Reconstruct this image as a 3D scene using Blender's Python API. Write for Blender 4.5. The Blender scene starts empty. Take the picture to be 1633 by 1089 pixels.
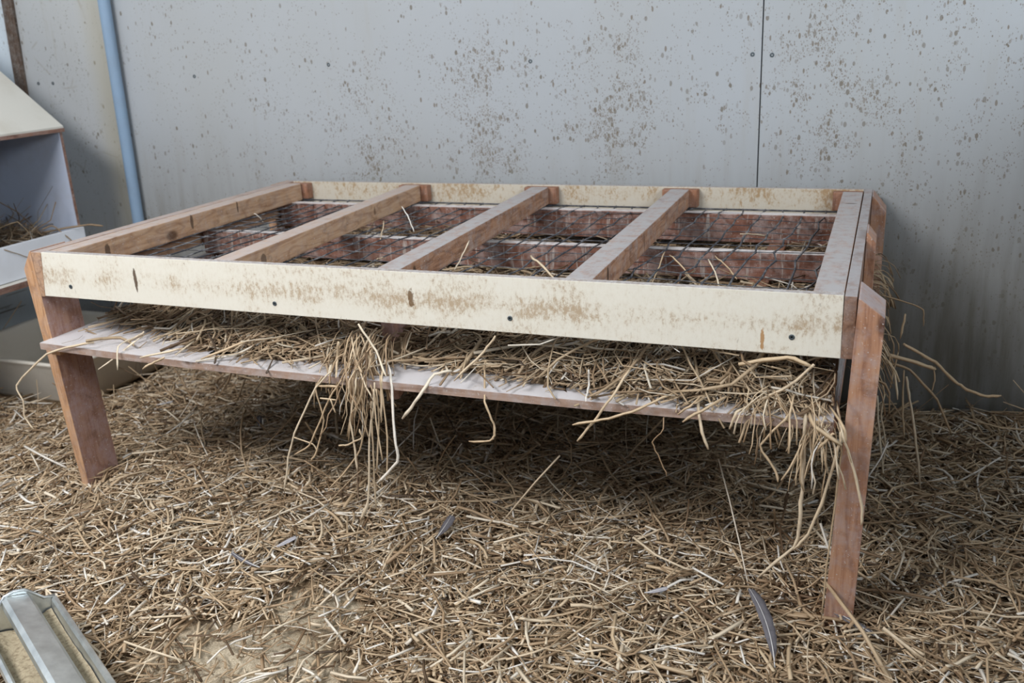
import bpy, math, random
import numpy as np
from mathutils import Vector, Matrix

random.seed(7)
rng = np.random.default_rng(7)
SC = bpy.context.scene
COL = SC.collection

# ---------------------------------------------------------------- camera
cd = bpy.data.cameras.new('camera')
cam = bpy.data.objects.new('camera', cd)
COL.objects.link(cam)
cam.location = (1.64507, -1.40564, 0.99560)
cam.rotation_euler = (1.246433, 0.0473384, 0.3751166)
cd.sensor_fit = 'HORIZONTAL'
cd.sensor_width = 36.0
cd.lens = 1473.26 / 1633 * 36.0
cd.clip_start = 0.02
cd.dof.use_dof = True
cd.dof.focus_distance = 1.62
cd.dof.aperture_fstop = 5.6
SC.camera = cam

# ---------------------------------------------------------------- light
world = bpy.data.worlds.new('world')
SC.world = world
world.use_nodes = True
bg = world.node_tree.nodes['Background']
bg.inputs['Color'].default_value = (0.62, 0.78, 1.0, 1)
bg.inputs['Strength'].default_value = 0.26


def area(name, loc, target, sx, sy, power, color):
    ld = bpy.data.lights.new(name, 'AREA')
    ld.shape = 'RECTANGLE'
    ld.size = sx
    ld.size_y = sy
    ld.energy = power
    ld.color = color
    o = bpy.data.objects.new(name, ld)
    COL.objects.link(o)
    o.location = loc
    d = Vector(target) - Vector(loc)
    o.rotation_euler = d.to_track_quat('-Z', 'Y').to_euler()
    return o


area('doorway_daylight', (-0.05, -1.45, 2.33), (0.6, -0.15, 0.1), 1.5, 0.8, 112, (0.96, 0.97, 1.0))
area('side_opening_daylight', (3.15, -0.9, 1.85), (0.0, 0.2, 0.6), 2.0, 0.7, 52, (0.84, 0.92, 1.0))

SC.view_settings.view_transform = 'Standard'
SC.view_settings.look = 'None'
SC.view_settings.gamma = 1.0
SC.view_settings.use_curve_mapping = False
SC.view_settings.exposure = 0.0


# ---------------------------------------------------------------- mesh helpers
def add_mesh(name, verts, faces, mat=None, parent=None, smooth=False, loc=None):
    """Verts are in world metres; with a parent (an Empty without rotation) they are stored relative to it."""
    me = bpy.data.meshes.new(name)
    off = Vector((0, 0, 0))
    if parent is not None:
        p = parent
        while p is not None:
            off += p.location
            p = p.parent
    elif loc is not None:
        off = Vector(loc)
    me.from_pydata([tuple(Vector(v) - off) for v in verts], [], faces)
    me.update()
    if smooth:
        me.polygons.foreach_set('use_smooth', [True] * len(me.polygons))
    if mat:
        me.materials.append(mat)
    o = bpy.data.objects.new(name, me)
    COL.objects.link(o)
    if parent is not None:
        o.parent = parent
    elif loc is not None:
        o.location = loc
    return o


def empty(name, loc):
    o = bpy.data.objects.new(name, None)
    o.empty_display_size = 0.05
    COL.objects.link(o)
    o.location = loc
    return o


def tag(o, label=None, cat=None, group=None, kind=None):
    if label:
        o['label'] = label
    if cat:
        o['category'] = cat
    if group:
        o['group'] = group
    if kind:
        o['kind'] = kind
    return o


def hexa(c, b=0.0015):
    """A bevelled six sided block from eight corners (bottom 4 ccw, top 4 ccw)."""
    import bmesh
    bm = bmesh.new()
    vs = [bm.verts.new(v) for v in c]
    for f in ((3, 2, 1, 0), (4, 5, 6, 7), (0, 1, 5, 4), (1, 2, 6, 5), (2, 3, 7, 6), (3, 0, 4, 7)):
        bm.faces.new([vs[i] for i in f])
    bmesh.ops.recalc_face_normals(bm, faces=bm.faces)
    if b > 0:
        bmesh.ops.bevel(bm, geom=list(bm.edges), offset=b, segments=2, affect='EDGES', profile=0.6)
    v = [tuple(x.co) for x in bm.verts]
    bm.verts.index_update()
    f = [[x.index for x in fa.verts] for fa in bm.faces]
    bm.free()
    return v, f


def box(x0, x1, y0, y1, z0, z1, b=0.0015, dx=0.0):
    c = [(x0, y0, z0), (x1, y0, z0), (x1, y1, z0), (x0, y1, z0), (x0, y0, z1), (x1, y0, z1), (x1, y1, z1), (x0, y1, z1)]
    return hexa(c, b)


def join(parts):
    V, F = [], []
    for v, f in parts:
        n = len(V)
        V += list(v)
        F += [[i + n for i in q] for q in f]
    return V, F


def lathe(cx, cy, prof, n=20, axis='z'):
    V, F = [], []
    for r, z in prof:
        for k in range(n):
            a = 2 * math.pi * k / n
            V.append((cx + r * math.cos(a), cy + r * math.sin(a), z))
    for i in range(len(prof) - 1):
        for k in range(n):
            F.append((i * n + k, i * n + (k + 1) % n, (i + 1) * n + (k + 1) % n, (i + 1) * n + k))
    return V, F


def tube(pts, r, n=6, caps=True):
    pts = [Vector(p) for p in pts]
    V, F = [], []
    up = Vector((0.31, 0.2, 0.93))
    for i, p in enumerate(pts):
        t = (pts[min(i + 1, len(pts) - 1)] - pts[max(i - 1, 0)]).normalized()
        s = t.cross(up)
        if s.length < 0.05:
            s = t.cross(Vector((1, 0, 0)))
        s.normalize()
        m = s.cross(t)
        rr = r[i] if isinstance(r, (list, tuple)) else r
        for k in range(n):
            a = 2 * math.pi * k / n
            V.append(tuple(p + s * (rr * math.cos(a)) + m * (rr * math.sin(a))))
    for i in range(len(pts) - 1):
        for k in range(n):
            F.append((i * n + k, i * n + (k + 1) % n, (i + 1) * n + (k + 1) % n, (i + 1) * n + k))
    if caps:
        F.append(tuple(range(n))[::-1])
        F.append(tuple((len(pts) - 1) * n + k for k in range(n)))
    return V, F


def strands(P, width, thick, tint, roll=None):
    """numpy mesh data of many flat-oval straws: P (N,K,3), width/thick (N,) metres, tint (N,)."""
    N, K, _ = P.shape
    T = np.empty_like(P)
    T[:, 1:-1] = P[:, 2:] - P[:, :-2]
    T[:, 0] = P[:, 1] - P[:, 0]
    T[:, -1] = P[:, -1] - P[:, -2]
    T /= np.linalg.norm(T, axis=2, keepdims=True) + 1e-9
    up = rng.normal(0, 0.45, (N, 1, 3)) + np.array([0, 0, 1.0])
    if roll is not None:
        up = roll.reshape(N, 1, 3)
    S = np.cross(T, np.broadcast_to(up, T.shape))
    S /= np.linalg.norm(S, axis=2, keepdims=True) + 1e-9
    M = np.cross(S, T)
    w = (width / 2).reshape(N, -1, 1) * np.ones((N, K, 1))
    h = (thick / 2).reshape(N, -1, 1) * np.ones((N, K, 1))
    R = np.stack([P + S * w, P + M * h, P - S * w, P - M * h], axis=2)  # N,K,4,3
    V = R.reshape(-1, 3)
    base = (np.arange(N) * K * 4)[:, None, None, None]
    i = np.arange(K - 1)[None, :, None, None] * 4
    k = np.arange(4)[None, None, :, None]
    k2 = (k + 1) % 4
    Q = np.concatenate([base + i + k, base + i + k2, base + i + 4 + k2, base + i + 4 + k], axis=3).reshape(-1, 4)
    b = (np.arange(N) * K * 4)[:, None]
    caps = np.concatenate([b + np.array([[3, 2, 1, 0]]), b + (K - 1) * 4 + np.array([[0, 1, 2, 3]])], axis=0)
    Q = np.concatenate([Q, caps], axis=0)
    tv = np.repeat(tint, K * 4)
    return V, Q, tv


def build_strands(name, groups, mat, parent=None, loc=None):
    V, Q, T, n = [], [], [], 0
    for v, q, t in groups:
        V.append(v)
        Q.append(q + n)
        T.append(t)
        n += len(v)
    V = np.concatenate(V)
    Q = np.concatenate(Q)
    T = np.concatenate(T)
    off = np.zeros(3)
    if parent is not None:
        off = np.array(parent.location)
    elif loc is not None:
        off = np.array(loc)
    me = bpy.data.meshes.new(name)
    me.vertices.add(len(V))
    me.vertices.foreach_set('co', (V - off).astype(np.float32).ravel())
    me.loops.add(Q.size)
    me.loops.foreach_set('vertex_index', Q.astype(np.int32).ravel())
    me.polygons.add(len(Q))
    me.polygons.foreach_set('loop_start', (np.arange(len(Q)) * 4).astype(np.int32))
    me.polygons.foreach_set('use_smooth', np.ones(len(Q), dtype=bool))
    me.update(calc_edges=True)
    a = me.attributes.new('tint', 'FLOAT', 'POINT')
    a.data.foreach_set('value', T.astype(np.float32))
    me.materials.append(mat)
    o = bpy.data.objects.new(name, me)
    COL.objects.link(o)
    if parent is not None:
        o.parent = parent
    elif loc is not None:
        o.location = loc
    return o


# ---------------------------------------------------------------- materials
class NT:
    def __init__(self, name, rough=0.6, spec=0.4, metal=0.0):
        self.m = bpy.data.materials.new(name)
        self.m.use_nodes = True
        self.t = self.m.node_tree
        self.b = self.t.nodes['Principled BSDF']
        self.b.inputs['Roughness'].default_value = rough
        self.b.inputs['Specular IOR Level'].default_value = spec
        self.b.inputs['Metallic'].default_value = metal
        self.tc = self.t.nodes.new('ShaderNodeTexCoord')

    def link(self, a, b):
        self.t.links.new(a, b)

    def node(self, kind, **kw):
        n = self.t.nodes.new(kind)
        for k, v in kw.items():
            setattr(n, k, v)
        return n

    def put(self, sock, v):
        if isinstance(v, (int, float)):
            sock.default_value = v
        elif isinstance(v, (tuple, list)):
            sock.default_value = tuple(v) + ((1,) if len(v) == 3 and sock.type == 'RGBA' else ())
        else:
            self.link(v, sock)

    def coords(self, scale=(1, 1, 1), loc=(0, 0, 0), rot=(0, 0, 0), src='Object'):
        mp = self.node('ShaderNodeMapping')
        mp.inputs['Scale'].default_value = scale
        mp.inputs['Location'].default_value = loc
        mp.inputs['Rotation'].default_value = rot
        self.link(self.tc.outputs[src], mp.inputs['Vector'])
        return mp.outputs[0]

    def noise(self, vec, scale=5, detail=4, rough=0.5, dist=0.0):
        n = self.node('ShaderNodeTexNoise')
        self.link(vec, n.inputs['Vector'])
        n.inputs['Scale'].default_value = scale
        n.inputs['Detail'].default_value = detail
        n.inputs['Roughness'].default_value = rough
        n.inputs['Distortion'].default_value = dist
        return n.outputs['Fac']

    def ramp(self, fac, stops):
        r = self.node('ShaderNodeValToRGB')
        e = r.color_ramp.elements
        while len(e) < len(stops):
            e.new(0.5)
        for i, (p, c) in enumerate(stops):
            e[i].position = p
            e[i].color = tuple(c) + (1,) if len(c) == 3 else c
        self.link(fac, r.inputs['Fac'])
        return r.outputs['Color']

    def step(self, fac, a, b):
        n = self.node('ShaderNodeMapRange', interpolation_type='SMOOTHSTEP')
        self.put(n.inputs['Value'], fac)
        n.inputs['From Min'].default_value = a
        n.inputs['From Max'].default_value = b
        return n.outputs['Result']

    def math(self, op, a, b=0.0, clamp=False):
        n = self.node('ShaderNodeMath', operation=op)
        n.use_clamp = clamp
        self.put(n.inputs[0], a)
        self.put(n.inputs[1], b)
        return n.outputs[0]

    def mix(self, fac, a, b, mode='MIX'):
        n = self.node('ShaderNodeMix', data_type='RGBA', blend_type=mode)
        self.put(n.inputs['Factor'], fac)
        self.put(n.inputs['A'], a) if False else None
        ins = [s for s in n.inputs if s.type == 'RGBA']
        self.put(ins[0], a)
        self.put(ins[1], b)
        return [s for s in n.outputs if s.type == 'RGBA'][0]

    def sep(self, vec):
        n = self.node('ShaderNodeSeparateXYZ')
        self.link(vec, n.inputs[0])
        return n.outputs

    def color(self, c):
        self.put(self.b.inputs['Base Color'], c)

    def bump(self, h, strength=0.3, dist=0.002):
        n = self.node('ShaderNodeBump')
        n.inputs['Strength'].default_value = strength
        n.inputs['Distance'].default_value = dist
        self.link(h, n.inputs['Height'])
        self.link(n.outputs[0], self.b.inputs['Normal'])

    def blob(self, c, r):
        """soft elliptical mask around c with radii r, object coordinates"""
        v = self.coords(scale=tuple(1.0 / q for q in r), loc=tuple(-a / q for a, q in zip(c, r)))
        n = self.node('ShaderNodeVectorMath', operation='LENGTH')
        self.link(v, n.inputs[0])
        return self.step(n.outputs['Value'], 1.0, 0.0)


def wood(name, axis, base, dark, light, dust=0.0, dustcol=(0.42, 0.38, 0.37), topdust=0.0, streak=0.0, marks=()):
    m = NT(name, rough=0.75, spec=0.25)
    lo = {'x': (0.08, 1, 1), 'y': (1, 0.08, 1), 'z': (1, 1, 0.08)}[axis]
    v = m.coords(lo)
    g = m.noise(v, 130, 5, 0.6, 0.4)
    v2 = m.coords(tuple(q * 1.0 if q == 1 else 0.22 for q in lo))
    warp = m.noise(v2, 14, 2, 0.5)
    rings = m.math('FRACT', m.math('MULTIPLY', warp, 9.0))
    rings = m.math('ABSOLUTE', m.math('SUBTRACT', rings, 0.5))
    c = m.ramp(g, [(0.25, dark), (0.5, base), (0.8, light)])
    c = m.mix(m.math('MULTIPLY', m.step(rings, 0.32, 0.5), 0.55), c, dark)
    # knots and grime
    k = m.node('ShaderNodeTexVoronoi')
    m.link(m.coords(tuple(q * 1.0 if q == 1 else 0.6 for q in lo), loc=(0.3, 0.1, 0.2)), k.inputs['Vector'])
    k.inputs['Scale'].default_value = 8
    c = m.mix(m.step(k.outputs['Distance'], 0.13, 0.06), c, tuple(q * 0.45 for q in dark))
    gr = m.noise(m.coords(), 22, 5, 0.65)
    c = m.mix(m.math('MULTIPLY', m.step(gr, 0.52, 0.75), 0.6), c, tuple(q * 0.5 for q in dark))
    dn = m.noise(m.coords(loc=(3, 1, 2)), 35, 6, 0.7)
    if dust:
        c = m.mix(m.math('MULTIPLY', m.step(dn, 0.40, 0.68), dust), c, dustcol)
    fine = m.noise(m.coords(loc=(1, 7, 2)), 260, 2, 0.5)
    c = m.mix(m.math('MULTIPLY', m.step(fine, 0.66, 0.72), 0.6), c, (0.6, 0.58, 0.56))
    if streak:
        sn = m.noise(m.coords((1, 1, 0.12), loc=(5, 3, 2)), 90, 4, 0.6)
        c = m.mix(m.math('MULTIPLY', m.step(sn, 0.55, 0.68), streak), c, (0.42, 0.37, 0.33))
    if topdust:
        geo = m.node('ShaderNodeNewGeometry')
        nz = m.sep(geo.outputs['True Normal'])[2]
        top = m.step(nz, 0.5, 0.9)
        am = m.math('MULTIPLY', m.math('ADD', m.math('MULTIPLY', m.step(dn, 0.3, 0.6), 0.5), 0.5), topdust)
        c = m.mix(m.math('MULTIPLY', top, am), c, dustcol)
    for cc, rr, a in marks:
        c = m.mix(m.math('MULTIPLY', m.step(m.math('MULTIPLY', m.blob(cc, rr), m.math('ADD', m.step(dn, 0.35, 0.6), 0.6)), 0.2, 0.5), a), c, (0.07, 0.04, 0.025))
    m.color(c)
    m.bump(g, 0.35, 0.0015)
    return m.m


def melamine(name, base=(0.74, 0.70, 0.60), stain=(0.34, 0.21, 0.10), amt=0.8, marks=(), band=None):
    m = NT(name, rough=0.42, spec=0.4)
    s1 = m.noise(m.coords((1, 1, 0.9)), 7, 3, 0.6)
    s2 = m.noise(m.coords((1, 1, 0.6), loc=(2, 3, 4)), 120, 8, 0.8)
    s3 = m.noise(m.coords((1, 1, 0.3), loc=(4, 1, 4)), 150, 3, 0.6)
    x, y, z = m.sep(m.coords())
    cover = m.math('ADD', m.math('MULTIPLY', m.step(s1, 0.38, 0.62), 0.13), 0.0)
    if band:
        # grime line along the board, heavier toward one end
        d = m.math('ABSOLUTE', m.math('SUBTRACT', z, band[0]))
        cover = m.math('ADD', cover, m.math('MULTIPLY', m.step(d, band[1], 0.0), 0.09))
        cover = m.math('ADD', cover, m.math('MULTIPLY', m.step(x, 0.5, 1.5), 0.05))
    st = m.step(m.math('ADD', s2, cover), 0.63, 0.80)
    c = m.mix(m.math('MULTIPLY', st, amt), base, stain)
    c = m.mix(m.math('MULTIPLY', m.step(m.math('ADD', s2, cover), 0.50, 0.68), 0.22 * amt), c, (0.52, 0.42, 0.28))
    c = m.mix(m.math('MULTIPLY', m.step(s3, 0.67, 0.73), 0.5 * amt), c, (0.18, 0.12, 0.07))
    geo = m.node('ShaderNodeNewGeometry')
    nz = m.sep(geo.outputs['True Normal'])[2]
    if band:
        c = m.mix(m.math('MULTIPLY', m.step(nz, 0.5, 0.9), 0.85), c, m.mix(m.step(s2, 0.45, 0.6), (0.42, 0.39, 0.39), (0.25, 0.19, 0.16)))
    for cc, rr, col, a in marks:
        bl = m.blob(cc, rr)
        bl = m.step(m.math('MULTIPLY', bl, m.math('ADD', m.step(s2, 0.4, 0.6), 0.55)), 0.25, 0.5)
        c = m.mix(m.math('MULTIPLY', bl, a), c, col)
    m.color(c)
    m.bump(s2, 0.08, 0.001)
    return m.m


def straw_mat(name, gain=1.0, white=True):
    m = NT(name, rough=0.5, spec=0.35)
    a = m.node('ShaderNodeAttribute', attribute_name='tint')
    stops = [(0.0, (0.06, 0.04, 0.026)), (0.18, (0.19, 0.115, 0.062)), (0.45, (0.39, 0.265, 0.155)),
             (0.72, (0.60, 0.45, 0.285)), (0.9, (0.76, 0.645, 0.48)), (1.0, (0.84, 0.79, 0.71))]
    stops = [(p, tuple(min(0.9, q * gain) for q in c)) for p, c in stops]
    c = m.ramp(a.outputs['Fac'], stops)
    n = m.noise(m.coords(), 60, 3, 0.6)
    c = m.mix(m.math('MULTIPLY', m.step(n, 0.5, 0.75), 0.35), c, tuple(q * gain for q in (0.20, 0.13, 0.07)))
    m.color(c)
    return m.m


def wall_mat(name, base, blobs, lower=True, streaks=0.3, cracks=False):
    """painted panel with fly specks gathered in clouds (blobs: centre, radii, density), object coords = world"""
    m = NT(name, rough=0.38, spec=0.45)
    c = base
    big = m.noise(m.coords((1, 1, 0.5)), 2.2, 3, 0.5)
    c = m.mix(m.math('MULTIPLY', m.step(big, 0.4, 0.7), 0.35), c, tuple(q * f for q, f in zip(base, (0.90, 0.86, 0.78))))
    st = m.noise(m.coords((1, 1, 0.10), loc=(3, 0, 1)), 26, 5, 0.65)
    c = m.mix(m.math('MULTIPLY', m.step(st, 0.54, 0.72), streaks), c, (0.33, 0.28, 0.20))
    dens = 0.05
    for cc, rr, d in blobs:
        dens = m.math('ADD', dens, m.math('MULTIPLY', m.blob(cc, rr), d))
    pat = m.noise(m.coords(loc=(8, 2, 1)), 14, 3, 0.6)
    dens = m.math('MULTIPLY', dens, m.math('ADD', m.math('MULTIPLY', m.step(pat, 0.42, 0.60), 1.7), 0.25))
    for sc, el, th, off, col in ((95, 0.6, 0.40, 0.0, (0.13, 0.10, 0.06)), (150, 0.42, 0.44, 3.0, (0.16, 0.12, 0.075)), (230, 0.6, 0.5, 6.0, (0.16, 0.12, 0.08)), (330, 0.6, 0.5, 9.0, (0.18, 0.14, 0.09))):
        v = m.node('ShaderNodeTexVoronoi')
        wv = m.node('ShaderNodeMix', data_type='VECTOR')
        m.link(m.coords((1, 0.02, el), loc=(off, 0, off)), v.inputs['Vector'])
        v.inputs['Scale'].default_value = sc
        v.inputs['Randomness'].default_value = 1.0
        r = m.sep(v.outputs['Color'])
        pick = m.math('LESS_THAN', r[0], dens)
        rad = m.math('MULTIPLY', m.math('ADD', m.math('MULTIPLY', r[1], 0.75), 0.25), th)
        dot = m.math('LESS_THAN', v.outputs['Distance'], rad)
        k = m.math('MULTIPLY', m.math('MULTIPLY', pick, dot), m.math('ADD', m.math('MULTIPLY', r[2], 0.5), 0.3))
        c = m.mix(k, c, col)
    if cracks:
        w = m.node('ShaderNodeTexVoronoi', feature='DISTANCE_TO_EDGE')
        m.link(m.coords((1, 0.02, 1.0), loc=(0.4, 0, 0.1)), w.inputs['Vector'])
        w.inputs['Scale'].default_value = 7
        cn = m.noise(m.coords(), 9, 3, 0.6)
        k = m.math('MULTIPLY', m.step(w.outputs['Distance'], 0.03, 0.0), m.step(cn, 0.52, 0.62))
        c = m.mix(m.math('MULTIPLY', k, 0.4), c, (0.30, 0.25, 0.19))
        # grime gathered beside the pipe
        c = m.mix(m.math('MULTIPLY', m.blob((-0.70, 0.98, 0.8), (0.10, 0.5, 1.2)), 0.55), c, (0.40, 0.36, 0.25))
    if lower:  # grime low on the wall, darkened further to paint in missing shade
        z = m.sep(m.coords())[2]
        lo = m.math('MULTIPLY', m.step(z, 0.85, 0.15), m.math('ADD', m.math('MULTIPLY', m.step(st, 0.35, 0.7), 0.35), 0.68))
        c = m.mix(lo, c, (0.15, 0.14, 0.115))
    m.color(c)
    m.bump(m.noise(m.coords(), 3.0, 2, 0.5), 0.15, 0.02)
    return m.m


def plain(name, col, rough=0.6, var=0.25, scale=20, dark=None, spec=0.35, metal=0.0, bump=0.1):
    m = NT(name, rough=rough, spec=spec, metal=metal)
    n = m.noise(m.coords(), scale, 5, 0.62)
    c = m.mix(m.math('MULTIPLY', m.step(n, 0.42, 0.72), var), col, dark or tuple(q * 0.5 for q in col))
    m.color(c)
    m.bump(n, bump, 0.002)
    return m.m

M = {}
# the frame thing's base is at (0,0,0) so object coordinates are world metres
M['board'] = melamine('cream_board', amt=0.75, band=(0.548, 0.03), marks=[
    ((0.875, 0, 0.552), (0.010, 0.05, 0.028), (0.16, 0.09, 0.04), 0.9),
    ((0.245, 0, 0.553), (0.007, 0.05, 0.040), (0.10, 0.06, 0.035), 0.95),
    ((1.487, 0, 0.522), (0.005, 0.05, 0.030), (0.42, 0.22, 0.08), 0.9)])
M['rail'] = wood('rail_wood', 'y', (0.50, 0.31, 0.185), (0.30, 0.16, 0.09), (0.60, 0.42, 0.28), dust=0.25, topdust=0.9, dustcol=(0.46, 0.40, 0.37),
                 marks=[((0.048, 0.415, 0.580), (0.03, 0.009, 0.030), 0.8), ((0.048, 0.598, 0.590), (0.03, 0.005, 0.028), 0.8), ((0.048, 0.132, 0.575), (0.03, 0.012, 0.030), 0.8), ((0.48, 0.12, 0.575), (0.02, 0.016, 0.02), 0.7), ((0.45, 0.62, 0.58), (0.02, 0.008, 0.02), 0.6)])
M['rail_red'] = wood('rail_wood_red', 'y', (0.36, 0.19, 0.11), (0.17, 0.075, 0.04), (0.48, 0.30, 0.19), dust=0.35, topdust=1.0, dustcol=(0.40, 0.38, 0.375),
                     marks=[((0.848, 0.075, 0.580), (0.02, 0.012, 0.026), 0.9), ((1.208, 0.115, 0.580), (0.02, 0.010, 0.026), 0.9), ((1.20, 0.40, 0.575), (0.03, 0.003, 0.03), 0.9), ((1.58, 0.75, 0.60), (0.02, 0.006, 0.01), 0.9)])
M['side'] = wood('side_wood', 'y', (0.25, 0.14, 0.09), (0.13, 0.07, 0.045), (0.34, 0.22, 0.15), dust=0.3, topdust=1.0, dustcol=(0.36, 0.34, 0.34))
M['leg'] = wood('leg_wood', 'z', (0.42, 0.22, 0.13), (0.24, 0.11, 0.065), (0.50, 0.31, 0.20), dust=0.45, topdust=1.0, dustcol=(0.40, 0.34, 0.335))
M['leg_light'] = wood('leg_wood_light', 'z', (0.52, 0.29, 0.15), (0.32, 0.16, 0.08), (0.60, 0.38, 0.22), dust=0.25, topdust=0.5)
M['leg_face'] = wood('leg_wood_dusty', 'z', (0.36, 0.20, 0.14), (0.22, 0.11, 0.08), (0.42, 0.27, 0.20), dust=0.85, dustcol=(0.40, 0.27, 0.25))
M['bearer'] = wood('bearer_wood', 'x', (0.20, 0.085, 0.055), (0.10, 0.045, 0.03), (0.26, 0.13, 0.09), dust=0.25, topdust=1.0, dustcol=(0.66, 0.62, 0.60), streak=0.85)
M['block'] = wood('block_wood', 'z', (0.30, 0.14, 0.08), (0.17, 0.08, 0.045), (0.36, 0.20, 0.12), dust=0.15)
M['shelf'] = melamine('shelf_board', base=(0.60, 0.57, 0.57), stain=(0.34, 0.26, 0.20), amt=0.5)
M['chip'] = wood('chipboard_edge', 'x', (0.36, 0.24, 0.18), (0.22, 0.14, 0.10), (0.45, 0.34, 0.28), dust=0.5)
M['dark'] = plain('old_dark_gap', (0.05, 0.045, 0.04), 0.9)
M['screw'] = plain('screw_steel', (0.10, 0.12, 0.13), 0.45, metal=0.6)
M['wire'] = plain('netting_cord', (0.045, 0.047, 0.055), 0.6, var=0.5, scale=45, dark=(0.42, 0.41, 0.41))
M['straw'] = straw_mat('straw')
M['straw_pile'] = straw_mat('straw_on_shelf', 0.78)
M['straw_old'] = straw_mat('old_straw', 0.62)

# ---------------------------------------------------------------- room
WY = 0.985
specks = [((-0.02 + 0.25, WY, 0.72), (0.22, 0.5, 0.32), 0.22), ((0.25, WY, 0.62), (0.12, 0.5, 0.14), 0.3),
          ((0.62, WY, 0.80), (0.20, 0.5, 0.32), 0.42), ((0.66, WY, 0.70), (0.12, 0.5, 0.2), 0.3),
          ((0.98, WY, 0.82), (0.19, 0.5, 0.30), 0.45), ((0.95, WY, 0.72), (0.17, 0.5, 0.12), 0.35),
          ((1.22, WY, 0.80), (0.12, 0.5, 0.10), 0.15), ((1.48, WY, 0.82), (0.22, 0.5, 0.30), 0.4),
          ((-0.1, WY, 0.75), (0.35, 0.5, 0.4), 0.06), ((1.7, WY, 0.7), (0.6, 0.5, 0.7), 0.12)]
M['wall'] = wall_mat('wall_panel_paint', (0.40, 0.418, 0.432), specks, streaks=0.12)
M['wall_l'] = wall_mat('wall_panel_paint_left', (0.45, 0.46, 0.46), [((-0.9, WY, 0.7), (0.2, 0.5, 0.3), 0.05)], lower=False, streaks=0.3, cracks=True)
M['wall_far'] = wall_mat('side_wall_paint', (0.60, 0.66, 0.70), [], lower=False, streaks=0.1)
M['ceil'] = plain('ceiling_board', (0.45, 0.45, 0.44), 0.8)

wb = tag(add_mesh('wall_back', *box(-1.30, 3.2, 1.003, 1.08, -0.05, 2.4, 0), mat=M['dark']), kind='structure')
add_mesh('wall_panel', *box(-1.06, -0.668, WY - 0.004, 1.003, -0.05, 2.4, 0.001), mat=M['wall_l'], parent=wb)
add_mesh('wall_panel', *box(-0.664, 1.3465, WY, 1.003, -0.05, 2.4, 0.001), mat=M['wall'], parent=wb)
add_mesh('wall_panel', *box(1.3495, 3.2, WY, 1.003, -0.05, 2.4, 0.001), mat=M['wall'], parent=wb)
add_mesh('wall_panel', *box(-1.16, -1.064, WY - 0.004, 1.003, -0.05, 2.4, 0.001), mat=M['wall_far'], parent=wb)
M['old_post'] = wood('weathered_post', 'z', (0.10, 0.065, 0.045), (0.04, 0.025, 0.018), (0.20, 0.15, 0.12), dust=0.5, dustcol=(0.22, 0.20, 0.18))
add_mesh('corner_post', *hexa([(-1.145, 0.970, -0.05), (-1.105, 0.970, -0.05), (-1.105, 0.9805, -0.05), (-1.145, 0.9805, -0.05),
                               (-1.002, 0.970, 2.4), (-0.950, 0.970, 2.4), (-0.950, 0.9805, 2.4), (-1.002, 0.9805, 2.4)], 0.002), mat=M['old_post'], parent=wb)


def disc_screw(x, y, z, r, parent, name='screw', ax='y'):
    V, F = [], []
    prof = [(r, 0.0), (r, -0.0006), (r * 0.75, -0.0011), (r * 0.4, -0.0009), (r * 0.3, 0.0002), (0.0001, 0.0002)]
    n = 12
    for rr, d in prof:
        for k in range(n):
            a = 2 * math.pi * k / n
            V.append((x + rr * math.cos(a), y + d, z + rr * math.sin(a)))
    for i in range(len(prof) - 1):
        for k in range(n):
            F.append((i * n + k, (i + 1) * n + k, (i + 1) * n + (k + 1) % n, i * n + (k + 1) % n))
    return add_mesh(name, V, F, mat=M['screw'], parent=parent)


for x, z in ((-0.995, 0.904), (-0.931, 0.903), (-0.353, 0.909), (0.131, 0.928), (0.752, 0.917), (1.326, 0.914), (1.372, 0.911), (2.0, 0.915)):
    disc_screw(x, WY - (0.004 if x < -0.7 else 0), z, 0.0055, wb)
wl = tag(add_mesh('wall_left', *box(-1.30, -1.16, -3.2, 1.003, -0.05, 2.4, 0), mat=M['wall_far']), kind='structure')
tag(add_mesh('right_shade_wall', *box(2.35, 2.40, -0.7, 1.003, -0.05, 1.15, 0), mat=M['wall_far']), kind='structure')  # unseen half-height wall, added to shade the lower right
tag(add_mesh('ceiling', *box(-1.3, 3.3, -3.2, 1.08, 2.4, 2.5, 0), mat=M['ceil']), kind='structure')

M['pipe'] = plain('grey_plastic_pipe', (0.24, 0.34, 0.46), 0.42, var=0.3, scale=9, dark=(0.20, 0.24, 0.28))
pp = [(-0.633 - 0.026 * (1.15 - z), WY - 0.026, z) for z in (2.39, 1.8, 1.15, 0.8, 0.45, 0.1, -0.02)]
pipe = add_mesh('wall_pipe', *tube(pp, 0.0185, 20), mat=M['pipe'], smooth=True)
tag(pipe, 'blue-grey plastic pipe running straight up the back wall behind the left of the frame', 'pipe')


# ---------------------------------------------------------------- floor litter
def ground(x, y):
    x = np.asarray(x, float)
    y = np.asarray(y, float)
    g = 0.022 - 0.030 * np.clip((y - 0.45) / 0.5, 0, 1)
    g += 0.010 * np.sin(3.1 * x + 1.3 * y + 0.5) * np.sin(2.3 * y - 1.1 * x + 1.0)
    g += 0.006 * np.sin(9.0 * x + 4 * y) * np.sin(8.0 * y - 3 * x + 2.0) + 0.003 * np.sin(23 * x - 11 * y) * np.sin(19 * y + 9 * x)
    g += 0.045 * np.exp(-((x - 1.95) ** 2 / 0.10 + (y - 0.93) ** 2 / 0.012)) + 0.02 * np.exp(-((x + 0.1) ** 2 + (y - 0.15) ** 2) / 0.05) + 0.003 * np.exp(-((x - 1.63) ** 2 + (y + 0.05) ** 2) / 0.008)
    return g


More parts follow.
